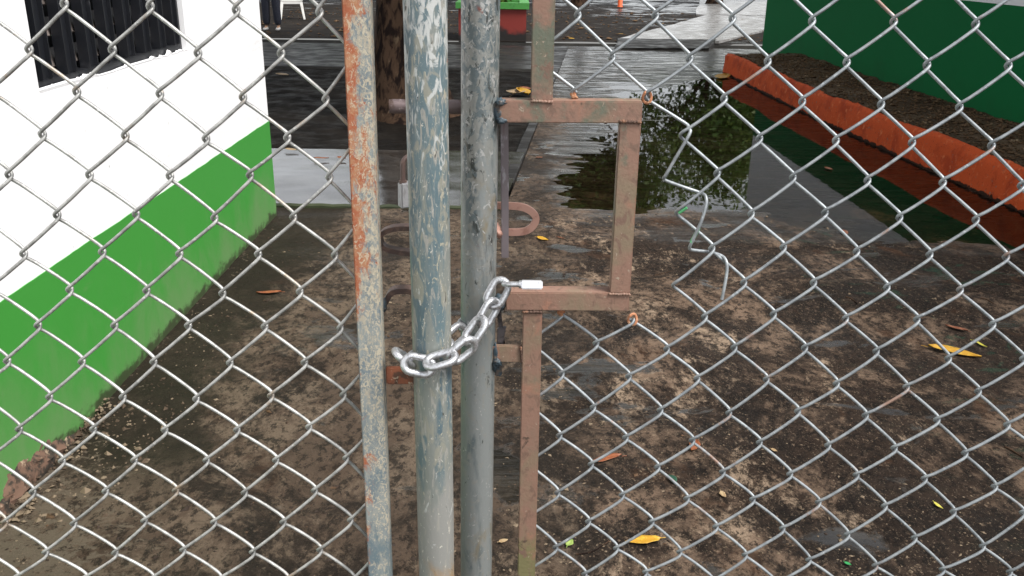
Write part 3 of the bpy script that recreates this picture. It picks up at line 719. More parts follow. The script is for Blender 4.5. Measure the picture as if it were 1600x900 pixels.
def skin(name, verts, edges, m, parent, sub=1):
    me = bpy.data.meshes.new(name); me.from_pydata([v[0] for v in verts], edges, [])
    o = link(name, me, m, parent)
    sk = o.modifiers.new('skin', 'SKIN'); sk.use_smooth_shade = True
    for i, v in enumerate(verts):
        r = v[1] if isinstance(v[1], tuple) else (v[1], v[1])
        me.skin_vertices[0].data[i].radius = r
        me.skin_vertices[0].data[i].use_root = (i == 0)
    s = o.modifiers.new('sub', 'SUBSURF'); s.levels = sub; s.render_levels = sub
    return o
def person(x, y, label):
    o = thing('person', label, 'person', (x, y, 0))
    def P(q): return (x+q[0], y+q[1], q[2])
    V = [((0, 0, .95), (.15, .10)), ((0, .01, 1.15), (.14, .095)), ((0, .01, 1.36), (.16, .10)), ((0, 0, 1.50), .055), ((0, -.015, 1.58), (.065, .075)), ((0, -.02, 1.67), (.072, .09)), ((0, -.01, 1.745), (.05, .06)),
         ((0, -.115, 1.645), (.012, .014))]
    E = [(0, 1), (1, 2), (2, 3), (3, 4), (4, 5), (5, 6), (5, 7)]
    for s in (-1, 1):
        k = len(V)
        V += [((s*.19, .01, 1.43), .055), ((s*.24, .03, 1.15), .042), ((s*.25, -.02, .90), .030), ((s*.25, -.03, .83), (.018, .036))]
        E += [(2, k), (k, k+1), (k+1, k+2), (k+2, k+3)]
        for f_, (dy, ln) in enumerate(((-.03, .075), (-.01, .085), (.01, .08), (.028, .062))):
            q = len(V); V += [((s*.252, -.03+dy, .80-.01*f_*0), .0095), ((s*.245, -.035+dy, .80-ln*.6), .0085), ((s*.235, -.04+dy, .80-ln), .007)]
            E += [(k+3, q), (q, q+1), (q+1, q+2)]
        q = len(V); V += [((s*.245, -.075, .83), .010), ((s*.235, -.085, .79), .008)]; E += [(k+3, q), (q, q+1)]
        k = len(V)
        V += [((s*.095, 0, .86), .082), ((s*.11, -.015, .48), .055), ((s*.115, .01, .25), .048), ((s*.12, .02, .09), .034), ((s*.125, -.05, .045), (.035, .03)), ((s*.13, -.15, .03), (.036, .022))]
        E += [(0, k), (k, k+1), (k+1, k+2), (k+2, k+3), (k+3, k+4), (k+4, k+5)]
    skin('body', [(P(v[0]), v[1]) for v in V], E, M['skin'], o)
    T = [((0, 0, .97), (.165, .115))]; E = []
    for s in (-1, 1):
        k = len(T); T += [((s*.095, 0, .84), .11), ((s*.105, -.012, .48), .09), ((s*.112, .008, .25), .084), ((s*.118, .015, .085), .082)]
        E += [(0, k), (k, k+1), (k+1, k+2), (k+2, k+3)]
    skin('trousers', [(P(v[0]), v[1]) for v in T], E, M['cloth_navy'], o)
    S_ = [((0, .005, 1.0), (.17, .12)), ((0, .01, 1.2), (.16, .11)), ((0, .01, 1.38), (.175, .115)), ((0, .0, 1.455), .075)]; E = [(0, 1), (1, 2), (2, 3)]
    for s in (-1, 1):
        k = len(S_); S_ += [((s*.2, .01, 1.425), .075), ((s*.235, .025, 1.22), .065)]; E += [(2, k), (k, k+1)]
    skin('shirt', [(P(v[0]), v[1]) for v in S_], E, M['cloth_grey'], o)
    skin('hair', [(P((0, .015, 1.73)), (.078, .085)), (P((0, .055, 1.66)), (.07, .05))], [(0, 1)], M['hair'], o)
    for s in (-1, 1):
        skin('shoe', [(P((s*.122, .03, .045)), (.045, .042)), (P((s*.126, -.06, .04)), (.047, .036)), (P((s*.132, -.17, .032)), (.044, .026))], [(0, 1), (1, 2)], M['shoe'], o)
person(-4.93, 19.0, 'person in dark navy trousers standing past the white wall corner')

# ================================================================== THE GATE
def parse(s): return {(int(q[0]), int(q[1])): (float(q[2])/1000, float(q[3])/1000) for q in (e.split(',') for e in s.split())}
NODE_L = parse("-5,13,-589,909 -4,8,-548,1119 -4,10,-550,1034 -4,12,-549,951 -4,14,-548,867 -3,3,-508,1329 -3,5,-508,1244 -3,7,-507,1162 -3,9,-509,1075 -3,11,-508,993 -3,13,-508,908 -2,0,-466,1454 -2,2,-467,1371 -2,4,-466,1287 -2,6,-466,1204 -2,8,-466,1119 -2,10,-466,1035 -2,12,-464,953 -2,14,-465,867 -1,-1,-425,1497 -1,1,-426,1414 -1,3,-426,1330 -1,5,-425,1247 -1,7,-424,1163 -1,9,-427,1076 -1,11,-425,995 -1,13,-424,913 0,0,-385,1455 0,2,-384,1371 0,4,-384,1289 0,6,-384,1204 0,8,-387,1120 0,10,-385,1035 0,12,-382,955 0,14,-383,872 1,-1,-343,1496 1,1,-344,1413 1,3,-344,1330 1,5,-344,1246 1,7,-344,1164 1,9,-345,1075 1,11,-342,996 1,13,-342,912 2,0,-302,1453 2,2,-303,1369 2,4,-303,1286 2,6,-303,1202 2,8,-303,1120 2,10,-303,1036 2,12,-302,953 2,14,-300,870 3,-1,-261,1494 3,1,-262,1411 3,3,-262,1332 3,5,-261,1247 3,7,-261,1164 3,9,-261,1080 3,11,-262,997 3,13,-260,913 4,0,-221,1454 4,2,-221,1371 4,4,-221,1288 4,10,-221,1041 4,12,-220,957 4,14,-219,874 5,-1,-181,1493 5,1,-180,1410 5,3,-181,1331 5,9,-180,1082 5,11,-181,1001 5,13,-180,917")
NODE_R = parse("-5,-1,14,1489 -5,1,13,1408 -5,7,8,1152 -5,9,10,1072 -5,11,10,987 -5,13,10,904 -5,15,10,821 -4,0,52,1447 -4,8,50,1114 -4,10,50,1028 -4,12,51,948 -4,14,51,863 -3,-1,95,1490 -3,1,91,1407 -3,7,91,1147 -3,9,91,1072 -3,11,92,988 -3,13,92,905 -3,15,89,824 -2,0,134,1447 -2,6,138,1191 -2,8,134,1110 -2,10,132,1028 -2,12,134,948 -2,14,132,867 -2,16,129,789 -1,-1,175,1489 -1,1,174,1406 -1,3,174,1324 -1,5,176,1237 -1,7,175,1153 -1,9,173,1073 -1,11,174,988 -1,13,174,904 -1,15,171,823 0,0,216,1446 0,2,216,1364 0,4,216,1279 0,6,216,1197 0,8,213,1115 0,10,215,1028 0,12,215,945 0,14,214,864 1,-1,257,1488 1,1,257,1405 1,3,257,1322 1,5,256,1241 1,7,254,1159 1,9,255,1075 1,11,256,989 1,13,256,907 1,15,255,823 2,0,298,1447 2,2,298,1364 2,4,297,1283 2,6,295,1200 2,8,295,1118 2,10,297,1034 2,12,298,946 2,14,298,866 3,-1,340,1489 3,1,340,1404 3,3,338,1321 3,5,338,1239 3,7,337,1157 3,9,338,1073 3,11,339,989 3,13,338,907 3,15,337,820 4,0,381,1446 4,2,379,1364 4,4,379,1280 4,6,378,1197 4,8,378,1117 4,10,378,1032 4,12,379,949 4,14,380,861 5,-1,423,1488 5,1,422,1403 5,3,419,1321 5,5,419,1238 5,7,418,1159 5,9,420,1072 5,11,419,989 5,13,420,906 5,15,422,816 6,0,464,1447 6,2,463,1363 6,4,462,1280 6,6,460,1197 6,8,462,1111 6,10,463,1030 6,12,462,948 6,14,464,861 7,3,503,1320 7,5,503,1238 7,7,504,1156 7,9,504,1070 7,11,504,986 7,13,505,902 7,15,507,815 8,10,546,1027 8,12,548,941 8,14,550,853 9,15,591,816")
LEAVES = {'L': (NODE_L, -.0077, -.3922, .04095, 1.4548, .04158), 'R': (NODE_R, .0511, .2672, .04145, 1.4468, .04165)}
def node(l, a, b):
    T, du, u0, pu, z0, pz = LEAVES[l]
    if (a, b) in T: return T[(a, b)][0]+du, T[(a, b)][1]
    r = random.Random(a*131+b*7+(l == 'R')*99991)
    s = [T[(a+i, b+j)] for i, j in ((2, 0), (-2, 0), (0, 2), (0, -2)) if (a+i, b+j) in T]
    return u0+a*pu+r.uniform(-.0012, .0012), z0-b*pz+r.uniform(-.0012, .0012)
WR = .0019                                                    # wire radius
def wire_pts(l, k, b0, b1, ov={}, off=0.0, edge=None):
    """one zigzag wire between node columns k and k+1, rows b0..b1; / strands in front, \\ strands behind"""
    pts = []; d = .0052
    for b in range(b0, b1+1):
        right = (k+1+b) % 2 == 0
        a = k+1 if right else k
        u, z = ov.get((a, b)) or node(l, a, b)
        e = .0010 if right else -.0010
        if edge is not None and a == edge[0]: u = edge[1]; e = 0
        # right bend: comes from behind (above), leaves in front (below); left bend: comes in front, leaves behind
        so = -1 if right else 1
        top = (u+e*.3, z+.0040, so*-.5*d*1.3); mid = (u+e*2.4, z, 0); bot = (u+e*.3, z-.0040, so*.5*d*1.3)
        pts.append((top, mid, bot, so))
    out = []
    for i, (tp, md, bt, so) in enumerate(pts):
        if i > 0: out.append(tp)
        out.append(md)
        if i < len(pts)-1:
            out.append(bt); n = pts[i+1][0]
            for s in (.16, .4, .6, .84):
                y = so*d*(1.0 if .3 < s < .7 else .97)
                out.append((bt[0]+(n[0]-bt[0])*s, bt[1]+(n[1]-bt[1])*s+(-.0007 if so < 0 else .0002+.0019*max(0, 1.45-bt[1]))*math.sin(s*math.pi), y))
    return [leaf_uv(l, p[0], p[1], p[2]+off) for p in out]
def add_wire(l, k, b0, b1, parent, m, **kw):
    mb = MB(); mb.tube(smooth_path(wire_pts(l, k, b0, b1, **kw), 2), WR, 7)
    return mb.build('wire', m, parent, shade=80)
def bar(parent, name, l, p, q, w, dep, m, off=0.0, ext=(0, 0), bev=.0012):
    """square tube whose front face runs between two sighted points of the leaf plane"""
    a, b = (on_leaf(l, *s, off) if not isinstance(s, Vector) else s for s in (p, q))
    t = (b-a).normalized(); a = a-t*ext[0]; b = b+t*ext[1]
    s = LEAF[l][1]; nrm = Vector((-math.sin(s), math.cos(s), 0))
    n = max(2, int((b-a).length/.02))
    mb = MB(); pts = [a+(b-a)*(i/n) for i in range(n+1)]
    mb.sweep(pts, [(-w/2, 0), (w/2, 0), (w/2, dep), (-w/2, dep)], up=nrm)
    return mb.build(name, m, parent, bevel=bev, shade=30)
def post(parent, l, top, bot, r, m):
    a, b = on_leaf(l, *top), on_leaf(l, *bot); t = (a-b).normalized()
    A = b+t*((2.08-b.z)/t.z); B = b-t*((b.z-.08)/t.z)
    mb = MB(); n = 140
    pts = [B+(A-B)*(i/n) for i in range(n+1)]
    mb.tube(pts, r, 32, scale=[1+.012*float(vnoise(i*.35, 1, 5)) for i in range(n+1)]); return mb.build('post', m, parent, shade=60)
def lump(parent, name, p, r, m, seed=1, sq=(1, 1, 1)):
    bm = bmesh.new(); bmesh.ops.create_icosphere(bm, subdivisions=3, radius=1)
    for v in bm.verts:
        k = 1+.75*float(fbm(v.co.x*2.2+seed, v.co.y*2+v.co.z*2.5, seed, 3)); v.co = Vector((v.co.x*r*sq[0]*k, v.co.y*r*sq[1]*k, v.co.z*r*sq[2]*k))+p
    me = bpy.data.meshes.new(name); bm.to_mesh(me); bm.free(); me.shade_smooth()
    return link(name, me, m, parent)

# ---- left leaf
gl = thing('chain_link_gate', 'left gate leaf with white mesh, orange rusted upright bar and worn blue post', 'gate', leaf_uv('L', -.12, .08), 'two leaves of the chained mesh gate')
STX = (573.0, 450)
for k in range(-22, 6):
    add_wire('L', k, -13 if (k % 2) else -13, 31, gl, M['wire_white'], edge=(6, -.160), off=.004)
bar(gl, 'stile', 'L', (555, 0), (592.5, 900), .0258, .0255, M['stile_rust'], off=-.012, ext=(.55, .7))
post(gl, 'L', (664, 0), (682.5, 900), .0212, M['post_blue'])
bar(gl, 'tab', 'L', (603, 588), (652, 588), .0205, .006, M['dark_tab'], off=-.004)
for z in (2.07, .10):
    mb = MB(); mb.tube([leaf_uv('L', -1.36, z), leaf_uv('L', -.09, z)], .0205, 20); mb.build('rail', M['post_blue'], gl)
mb = MB(); mb.tube([leaf_uv('L', -1.36, .08), leaf_uv('L', -1.36, 2.1)], .021, 20); mb.build('hinge_post', M['post_blue'], gl)
def strap(parent, name, pxs, Y, w, th, m, side=False, closed=False):
    pts = smooth_path([on_y(p[0], p[1], Y+(p[2] if len(p) > 2 else 0)) for p in pxs], 6)
    mb = MB()
    if side: prof = [(-th/2, -w/2), (th/2, -w/2), (th/2, w/2), (-th/2, w/2)]      # width runs away from the viewer
    else: prof = [(-w/2, -th/2), (w/2, -th/2), (w/2, th/2), (-w/2, th/2)]
    mb.sweep(pts, prof, up=(0, 1, 0), closed=closed); return mb.build(name, m, parent, bevel=.0006, shade=35)
strap(gl, 'loop_handle', [(668, 357), (640, 355), (616, 356), (600, 362), (594, 373), (600, 385), (618, 391), (642, 394), (668, 394)], .945, .014, .0052, M['brown_steel'], side=True)
strap(gl, 'hook', [(596, 474), (603, 470), (610, 458), (618, 453), (630, 452), (642, 453), (660, 458)], .945, .016, .0060, M['brown_steel'], side=True)
lump(gl, 'weld', on_y(597, 476, .925), .006, M['weld'], 4, (1, 1, 1.2))

# ---- right leaf
gr = thing('chain_link_gate', 'right gate leaf with torn grey mesh, grey post and red-brown square frame', 'gate', leaf_uv('R', .04, .08), 'two leaves of the chained mesh gate')
mw = M['wire_grey']
for k in range(-1, 20):
    add_wire('R', k, -13, 31, gr, mw, off=.004)
P_ = lambda px, py: (lambda v: (v.x/math.cos(LEAF['R'][1]), v.z))(on_leaf('R', px, py))
ED = (-6, .0215)
# upper part above the hole, lower part below it
add_wire('R', -6, -13, 1, gr, mw, edge=ED, off=.004); add_wire('R', -6, 7, 31, gr, mw, edge=ED, off=.004)
add_wire('R', -5, -13, 1, gr, mw, off=.004); add_wire('R', -5, 7, 31, gr, mw, off=.004)
add_wire('R', -4, -13, 1, gr, mw, off=.004); add_wire('R', -4, 7, 31, gr, mw, off=.004)
add_wire('R', -3, 7, 31, gr, mw, off=.004)
ov = {(-2, 2): P_(1067, 212), (-2, 4): P_(1060, 333), (-2, 6): P_(1055, 447)}
add_wire('R', -2, -13, 31, gr, mw, ov=ov, off=.004)
# torn strand: ordinary zigzag above, pulled out and dangling below
w = wire_pts('R', -3, -13, 2, ov={(-2, 2): P_(1075, 203)}, off=.004)
dangle = [(1079, 205, -.004), (1074, 216, -.006), (1058, 243, -.006), (1040, 274, -.005), (1037, 279, -.002), (1042, 283, .0), (1070, 293, .006), (1096, 302, .006), (1103, 308, .002), (1103, 322, -.003), (1095, 348, -.006), (1083, 374, -.006), (1078, 385, -.004), (1078, 389, -.001), (1084, 391, .004), (1110, 394, .012), (1128, 400, .010), (1135, 409, .004), (1136, 424, 0), (1132, 448, -.004), (1128, 468, -.006)]
pts = smooth_path(w[:-1], 2)+smooth_path([on_leaf('R', a, b, c) for a, b, c in dangle], 3)
mb = MB(); mb.tube(pts, WR, 7); tag(mb.build('wire', mw, gr, shade=80), 'torn grey wire hanging loose in a zigzag')
for (p, q) in (((1073, 324), (1060.5, 332.5)), ((1092, 356), (1080, 379))):
    a, b = on_leaf('R', *p, -.0035 if p[0] > 1080 else .0005), on_leaf('R', *q, -.0055 if p[0] > 1080 else .0025)
    mb = MB(); mb.tube([a, a+(b-a)*.5, b], WR*1.14, 8, scale=[.9, 1, .95]); mb.build('paint_daub', M['green_daub'], gr)
for (px, py, r) in ((1011, 152, .0042), (897, 150, .0034), (988, 499, .0046), (877, 489, .0036)):
    p = on_leaf('R', px, py, .002)
    if r > .004:
        mb = MB(); mb.tube([p+Vector((r*1.1*math.cos(a), .002*math.sin(2*a), r*1.5*math.sin(a))) for a in [k*math.pi/7 for k in range(14)]], .0016, 6, closed=True); mb.build('wire_tie', M['rust'], gr)
    else: lump(gr, 'weld', p, r, M['rust'], int(px), (1, 1, 1.3))
FP = M['frame_primer']
bar(gr, 'frame_bar', 'R', (849.5, 0), (846, 157.5), .0236, .0235, FP, off=-.0120, ext=(.56, 0))
bar(gr, 'frame_bar', 'R', (779, 174.5), (1003.5, 176), .0236, .0235, FP, off=-.0135, ext=(0, 0))
bar(gr, 'frame_bar', 'R', (985, 193), (968.5, 458.5), .0232, .0235, FP, off=-.0125)
bar(gr, 'frame_bar', 'R', (790, 471), (983, 472.5), .0224, .0235, FP, off=-.0135)
bar(gr, 'frame_bar', 'R', (832, 488.5), (822, 900), .0226, .0235, FP, off=-.0120, ext=(0, .7))
bar(gr, 'tab', 'R', (768, 553), (818, 554), .0215, .006, FP, off=-.0090)
post(gr, 'R', (751, 0), (744, 900), .0206, M['post_zinc'])
for z in (2.07, .10):
    mb = MB(); mb.tube([leaf_uv('R', -.02, z), leaf_uv('R', 1.20, z)], .0205, 20); mb.build('rail', M['post_zinc'], gr)
mb = MB(); mb.tube([leaf_uv('R', 1.20, .08), leaf_uv('R', 1.20, 2.1)], .021, 20); mb.build('hinge_post', M['post_zinc'], gr)
lump(gr, 'weld', on_leaf('R', 778, 172, -.008), .0095, M['weld'], 11, (.6, .6, 1.35))
lump(gr, 'weld', on_leaf('R', 783, 160, -.014), .0045, M['weld'], 31, (1.3, .8, .7))
lump(gr, 'weld', on_leaf('R', 784, 188, -.012), .0045, M['weld'], 32, (1.2, .8, .8))
lump(gr, 'weld', on_leaf('R', 782, 471, -.006), .009, M['weld'], 12, (.8, .8, 1.0))
lump(gr, 'weld', on_leaf('R', 774, 556, -.006), .008, M['weld'], 13, (.6, .6, 2.0))
lump(gr, 'weld', on_leaf('R', 777, 566, -.010), .005, M['weld'], 33, (1, .8, .9))
def bead(p, q, off, n, r, m):
    a, b = on_leaf('R', *p, off), on_leaf('R', *q, off); mb = MB(); q_ = random.Random(int(p[0]))
    pts = []; sc_ = []
    for i in range(n*4+1):
        t = i/(n*4); pts.append(a+(b-a)*t+Vector((0, 0, q_.uniform(-.0005, .0005)))); sc_.append(.75+.30*abs(math.sin(t*n*math.pi))+q_.uniform(-.12, .12))
    mb.tube(pts, r, 8, scale=sc_); return mb.build('weld_bead', m, gr, shade=80)
bead((831, 158.5), (864, 159), -.0135, 7, .0019, FP)
bead((967, 189.5), (1002, 191), -.0135, 8, .0019, M['rust_dark'])
bead((951, 459.5), (985, 460), -.0140, 8, .0018, FP)
bead((816, 487.5), (847, 487.5), -.0125, 6, .0020, M['rust_dark'])
bead((814, 541), (816, 567), -.0105, 6, .0018, M['rust_dark'])
# bolt, its handle, the padlock eye behind the frame
mb = MB(); a, b = on_y(608, 166, 1.018), on_y(800, 168, 1.030)
pts = [a+(b-a)*(i/24) for i in range(25)]
mb.tube(pts, .0082, 18, scale=[.94, 1, 1, .96]+[1]*21); mb.build('bolt', M['bolt_steel'], gr, shade=40)
strap(gr, 'bolt_handle', [(788, 168), (788.5, 240), (789, 320), (789, 385), (789, 402)], 1.022, .0088, .006, M['violet_steel'])
strap(gr, 'padlock_eye', [(772, 321), (794, 321.5), (810, 322.5), (822, 325.5), (833, 333), (837.5, 342), (833, 352.5), (823, 360), (810, 362.5), (794, 362.5), (774, 362)], 1.040, .0084, .006, M['pink_steel'])
lump(gr, 'weld', on_y(775, 360, 1.020), .0075, M['pink_steel'], 21, (.8, 1.2, 1.2))
# hasp leftovers beside the post
strap(gr, 'hasp', [(779, 478), (781, 500), (784, 520), (786, 538)], .995, .0052, .004, M['dark_steel'])
a, b, c_, d_ = [on_y(*p, .990) for p in ((777, 514), (791, 511), (785, 541), (776, 541))]
mb = MB(); o_ = Vector((0, .006, 0)); mb.add([a, b, c_, d_, a+o_, b+o_, c_+o_, d_+o_], [(0, 1, 2, 3), (7, 6, 5, 4), (0, 4, 5, 1), (1, 5, 6, 2), (2, 6, 7, 3), (3, 7, 4, 0)]); mb.build('hasp_plate', M['dark_steel'], gr, bevel=.0008)
a = on_y(778.5, 574, 1.0); mb = MB(); mb.box(a+Vector((-.0045, -.006, -.009)), a+Vector((.0045, .006, .009))); mb.build('stop_block', M['weld'], gr, bevel=.001)

# ---- chain through the two posts, one padlock closing it
ch = thing('chain', 'bright galvanised chain looped round both gate posts and locked at the right', 'chain', on_y(700, 560, .90))
PITCHC, DW = .0236, .0040
def add_link(c, along, face):
    """c centre, along = long axis, face = direction the flat side looks"""
    x = along.normalized(); y = (face-x*face.dot(x)).normalized(); z = x.cross(y)
    hw = .0090                       # straight half, bend radius
    hl = PITCHC/2+DW-hw+.0002
    pts = []
    for k in range(9): a_ = -math.pi/2+math.pi*k/8; pts.append(c+x*(hl+hw*math.cos(a_))+z*(hw*math.sin(a_)))
    for k in range(9): a_ = math.pi/2+math.pi*k/8; pts.append(c+x*(-hl+hw*math.cos(a_))+z*(hw*math.sin(a_)))
    mb = MB(); mb.tube(pts, DW, 12, closed=True); mb.build('link', M['chain'], ch, shade=80)
# sighted centres (x, y), distance, image angle of the long axis, turn about it
FR = [((632, 560), .893, -58, 84), ((654, 571), .872, -12, 12), ((688.5, 562), .868, 17, -48), ((722, 547.5), .883, 38, 42), ((742.5, 517), .910, 57, -45), ((763, 489.5), .934, 60, 46), ((777, 458), .946, 62, -8)]
def link_at(px, Y, ang, tw):
    c = on_y(*px, Y); a_ = math.radians(ang)
    along = AX*math.cos(a_)-AY*math.sin(a_)
    view = (Vector((0, 0, H))-c).normalized()
    along = (along-view*along.dot(view)).normalized()
    side = along.cross(view); t_ = math.radians(tw)
    return c, along, view*math.cos(t_)+side*math.sin(t_)
FRc = [link_at(*f) for f in FR]
FRc[0] = (FRc[0][0], (FRc[0][1]+Vector((-.15, .85, .25))).normalized(), FRc[0][2])
for q in FRc: add_link(*q)
BK = [((634, 566), .918), ((655, 560), .938), ((686, 545), .948), ((712, 525), .962), ((735, 503), .990), ((757, 481), 1.016), ((777, 461), 1.010)]
pb = [on_y(*p, Y) for p, Y in BK]
for i, p in enumerate(pb):
    al = (pb[min(i+1, len(pb)-1)]-pb[max(i-1, 0)]).normalized()
    up = Vector((0, -1, 0)) if i % 2 else Vector((.2, -.1, 1))
    if 0 < i < len(pb)-1: add_link(p, al, up)

def padlock(label, body_c, ax_len, ax_w, ax_t, L, W_, T, sh_h, sh_gap, r, m_body, m_sh):
    """ax_len points from the body out along the shackle"""
    o = thing('padlock', label, 'padlock', body_c)
    x, y, z = ax_len.normalized(), ax_w.normalized(), ax_t.normalized()
    mb = MB(); vs = []
    for sx in (-1, 1):
        for sy in (-1, 1):
            for sz in (-1, 1): vs.append(body_c+x*(sx*L/2)+y*(sy*W_/2)+z*(sz*T/2))
    mb.add(vs, [(0, 1, 3, 2), (4, 6, 7, 5), (0, 4, 5, 1), (2, 3, 7, 6), (0, 2, 6, 4), (1, 5, 7, 3)])
    b_ = mb.build('body', m_body, o, bevel=.0013)
    pts = [body_c+x*(L/2-.002)+y*sh_gap]+[body_c+x*(L/2+sh_h-sh_gap+sh_gap*math.sin(math.pi*k/10))+y*(sh_gap*math.cos(math.pi*k/10)) for k in range(11)]+[body_c+x*(L/2-.002)-y*sh_gap]
    mb = MB(); mb.tube(pts, r, 12); mb.build('shackle', m_sh, o, shade=80)
    for s in (-1, 1):
        mb = MB(); p = body_c+x*(L/2)+y*(s*sh_gap); mb.tube([p-x*.001, p+x*.0022], r*1.5, 14); mb.build('collar', m_sh, o)
    return o
c = on_y(831, 444.5, .930)
padlock('bright steel padlock lying sideways at the upper end of the chain', c, Vector((-1, .03, -.01)), ray(831, 444.5)+Vector((0, 0, .04)), Vector((-.01, .45, 1)).normalized(), .0235, .030, .0092, .019, .0095, .0028, M['lock_steel'], M['chain'])
c = on_y(641, 303, 1.000)
padlock('grey padlock hanging upright half hidden behind the blue post', c, Vector((.02, 0, 1)), Vector((1, .55, 0)), Vector((-.55, 1, 0)), .029, .026, .012, .029, .0088, .0030, M['lock_dull'], M['brown_steel'])

# ------------------------------------------------------------------ fallen leaves and twigs, each one its own
def leafmat(name, a, b, c):
    return layered(name, a, [(b, 60, .5, .62, None, .5, 5), (c, 130, .60, .68, None, .4, 5)], .5, bump=(300, .3))
LM = {'yellow': leafmat('yellow leaf', (.42, .22, .014), (.50, .31, .03), (.22, .08, .01)), 'orange': leafmat('orange leaf', (.20, .058, .020), (.27, .10, .035), (.12, .04, .015)),
      'brown': leafmat('brown leaf', (.16, .052, .022), (.24, .10, .05), (.05, .02, .01)), 'green': leafmat('green leaf', (.20, .29, .06), (.28, .36, .1), (.2, .3, .05)),
      'tan': leafmat('tan leaf', (.27, .18, .09), (.34, .25, .14), (.2, .13, .07)), 'bright': leafmat('bright green scrap', (.015, .20, .05), (.02, .26, .08), (.02, .3, .08)),
      'lime': leafmat('lime leaf', (.42, .38, .05), (.5, .45, .1), (.4, .4, .06)), 'teal': leafmat('dark green scrap', (.008, .045, .024), (.012, .06, .03), (.01, .06, .03))}
def fallen(p, q, w, kind, label, curl=.25, z=0.006, seed=1):
    a, b = on_z(*p, z), on_z(*q, z); r = random.Random(seed)
    if z < .03 and a.y < 16 and (a.x > bed_edge(a.y) or a.y < 5.6):
        for _ in range(2):
            g = [max(-.004, float(floor_z(np.array([v.x]), np.array([v.y]))[0]))+.004 for v in (a, b)]
            a, b = on_z(*p, g[0]), on_z(*q, g[1])
    L = (b-a).length; d = (b-a).normalized(); s = Vector((-d.y, d.x, 0)); n = 9
    mb = MB(); vs = []
    for i in range(n+1):
        t = i/n; hw = w*L*.5*(math.sin(math.pi*min(1, t*1.02)**.85)**.8 if 0 < t < 1 else .02)*(1+.12*r.uniform(-1, 1))
        mid = Vector((0, 0, .35*curl*L*(t-.5)**2*2+.02*L*math.sin(t*5)))+s*(.05*L*math.sin(t*3.3+seed))
        for k in (-1, -.5, 0, .5, 1):
            h = curl*L*.16*(k*k)*(1 if seed % 2 else .6)-.02*L*(k == 0)
            vs.append(a+d*(L*t)+s*(hw*k*(1-.12*curl*abs(k)))+mid+Vector((0, 0, h+.0015)))
    mb.add(vs, [(i*5+k, i*5+k+1, i*5+6+k, i*5+5+k) for i in range(n) for k in range(4)])
    mb.tube([a+Vector((0, 0, .003)), a-d*L*.14+s*.01*L+Vector((0, 0, .003))], .0012, 5)
    c0 = (a+b)/2; mb.v = [tuple(Vector(v)-c0) for v in mb.v]
    o = mb.build('fallen_leaf', LM[kind], shade=80); o.location = c0
    so = o.modifiers.new('thickness', 'SOLIDIFY'); so.thickness = .0006
    return tag(o, label, 'leaf', 'fallen leaves on the wet ground')
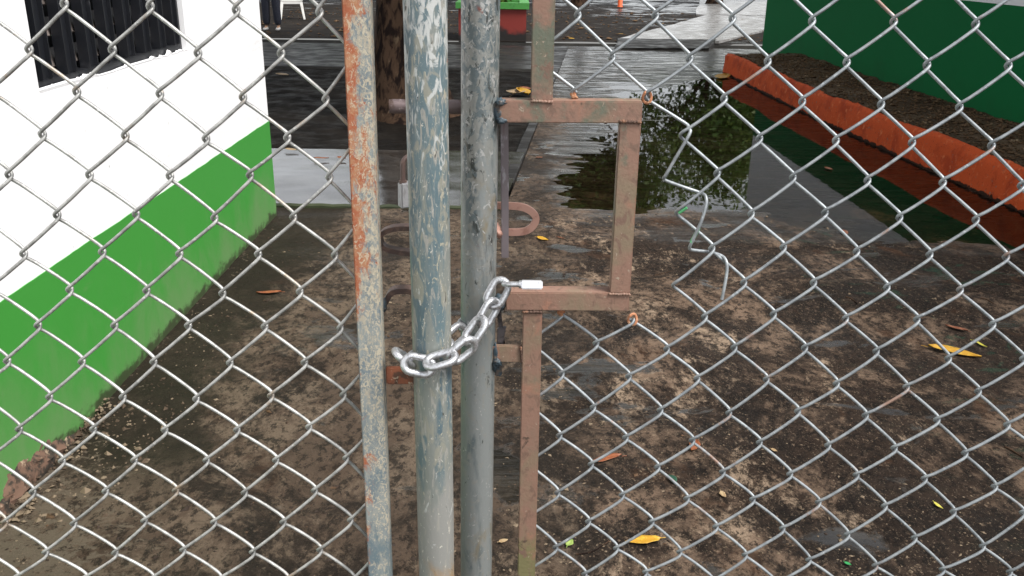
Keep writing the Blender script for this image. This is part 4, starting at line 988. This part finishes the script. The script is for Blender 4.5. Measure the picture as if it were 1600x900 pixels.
fl = [((440, 457), (400, 459), .28, 'orange', 'rust orange leaf beside the bright green wall'),
      ((1032, 842), (977, 850), .36, 'yellow', 'large yellow leaf with brown specks at the bottom of the floor'),
      ((886, 855), (893, 842), .55, 'green', 'small pale green leaf beside the lower end of the brown frame bar'),
      ((972, 714), (922, 722), .30, 'orange', 'long rusty orange leaf right of the lower frame bar'),
      ((1090, 690), (1079, 705), .5, 'orange', 'small orange leaf curled on the brown floor'),
      ((1450, 543), (1533, 560), .36, 'yellow', 'long yellow and red leaf lying below the puddle'),
      ((1512, 518), (1476, 509), .30, 'brown', 'dark rust-brown leaf just above the long yellow one'),
      ((1519, 533), (1543, 543), .22, 'lime', 'thin lime coloured leaf beside the long yellow one'),
      ((839, 371), (857, 376), .5, 'yellow', 'small yellow leaf seen through the square hole of the frame'),
      ((1459, 785), (1473, 796), .3, 'lime', 'narrow yellow leaf low on the right of the floor'),
      ((1319, 879), (1330, 884), .6, 'bright', 'tiny bright green scrap near the bottom edge'),
      ((779, 848), (794, 844), .6, 'tan', 'tan chip of leaf between the grey post and the frame bar'),
      ((1046, 744), (1056, 757), .6, 'teal', 'small dark green scrap under the right mesh'),
      ((490, 248), (514, 247), .45, 'brown', 'dark brown leaf on the grey step'),
      ((527, 246), (541, 248), .7, 'brown', 'curled brown leaf on the grey step nearest the rusted stile'),
      ((446, 233), (466, 235), .5, 'tan', 'olive tan leaf at the back edge of the grey step'),
      ((433, 116), (450, 118), .6, 'tan', 'tan leaf on the far dark strip past the wall corner'),
      ((799, 150), (818, 140), .45, 'tan', 'pale tan leaf leftmost in the little heap on the soil bed'),
      ((808, 141), (827, 149), .35, 'yellow', 'yellow brown leaf in the middle of the little heap on the soil bed'),
      ((812, 137), (832, 140), .5, 'orange', 'brown orange leaf at the top of the little heap on the soil bed'),
      ((1204, 702), (1215, 706), .6, 'tan', 'small tan chip right of the torn wire in the lower mesh'),
      ((1126, 768), (1134, 778), .6, 'tan', 'small tan chip above the large yellow leaf'),
      ((890, 60), (897, 61), .7, 'yellow', 'tiny yellow leaf at the edge of the far channel'),
      ((966, 53), (974, 53), .7, 'yellow', 'tiny yellow leaf on the far wet yard'),
      ((838, 247), (848, 246), .5, 'brown', 'brown leaf beside the bed edging'),
      ((1313, 360), (1323, 368), .5, 'brown', 'small brown leaf at the rim of the puddle'),
      ((870, 371), (882, 373), .25, 'brown', 'small dark brown leaf right of the small yellow one'),
      ((1135, 118), (1126, 124), .5, 'yellow', 'yellow leaf floating at the far end of the puddle'),
      ((1290, 262), (1300, 266), .5, 'brown', 'brown leaf floating on the dark puddle')]
for i, f in enumerate(fl): fallen(*f, seed=i+1, z=.04 if 'step' in f[4] else .03 if 'soil bed' in f[4] else .065 if 'strip' in f[4] else .02 if f[0][1] < 70 else .006)
def twig(pxs, r, label, z=.004):
    mb = MB(); p = smooth_path([on_z(*q, max(0, float(floor_z(np.array([on_z(*q).x]), np.array([on_z(*q).y]))[0]))+.003) for q in pxs], 4); mb.tube(p, r, 6, scale=[1-.5*i/len(p) for i in range(len(p))])
    tag(mb.build('twig', M['bark']), label, 'twig', 'twigs on the floor')
twig([(900, 866), (925, 862), (945, 850), (962, 838)], .0022, 'thin dark twig left of the large yellow leaf')
twig([(1322, 464), (1331, 467), (1340, 475)], .004, 'short black twig above the long yellow leaf')
twig([(1532, 466), (1542, 468), (1552, 474)], .004, 'short black twig left of the kerb end of the mesh')
twig([(1570, 698), (1582, 704), (1598, 714)], .004, 'dark twig at the right edge of the floor')
twig([(1022, 430), (1036, 427), (1050, 423)], .0022, 'pale straight twig left of the torn wire')
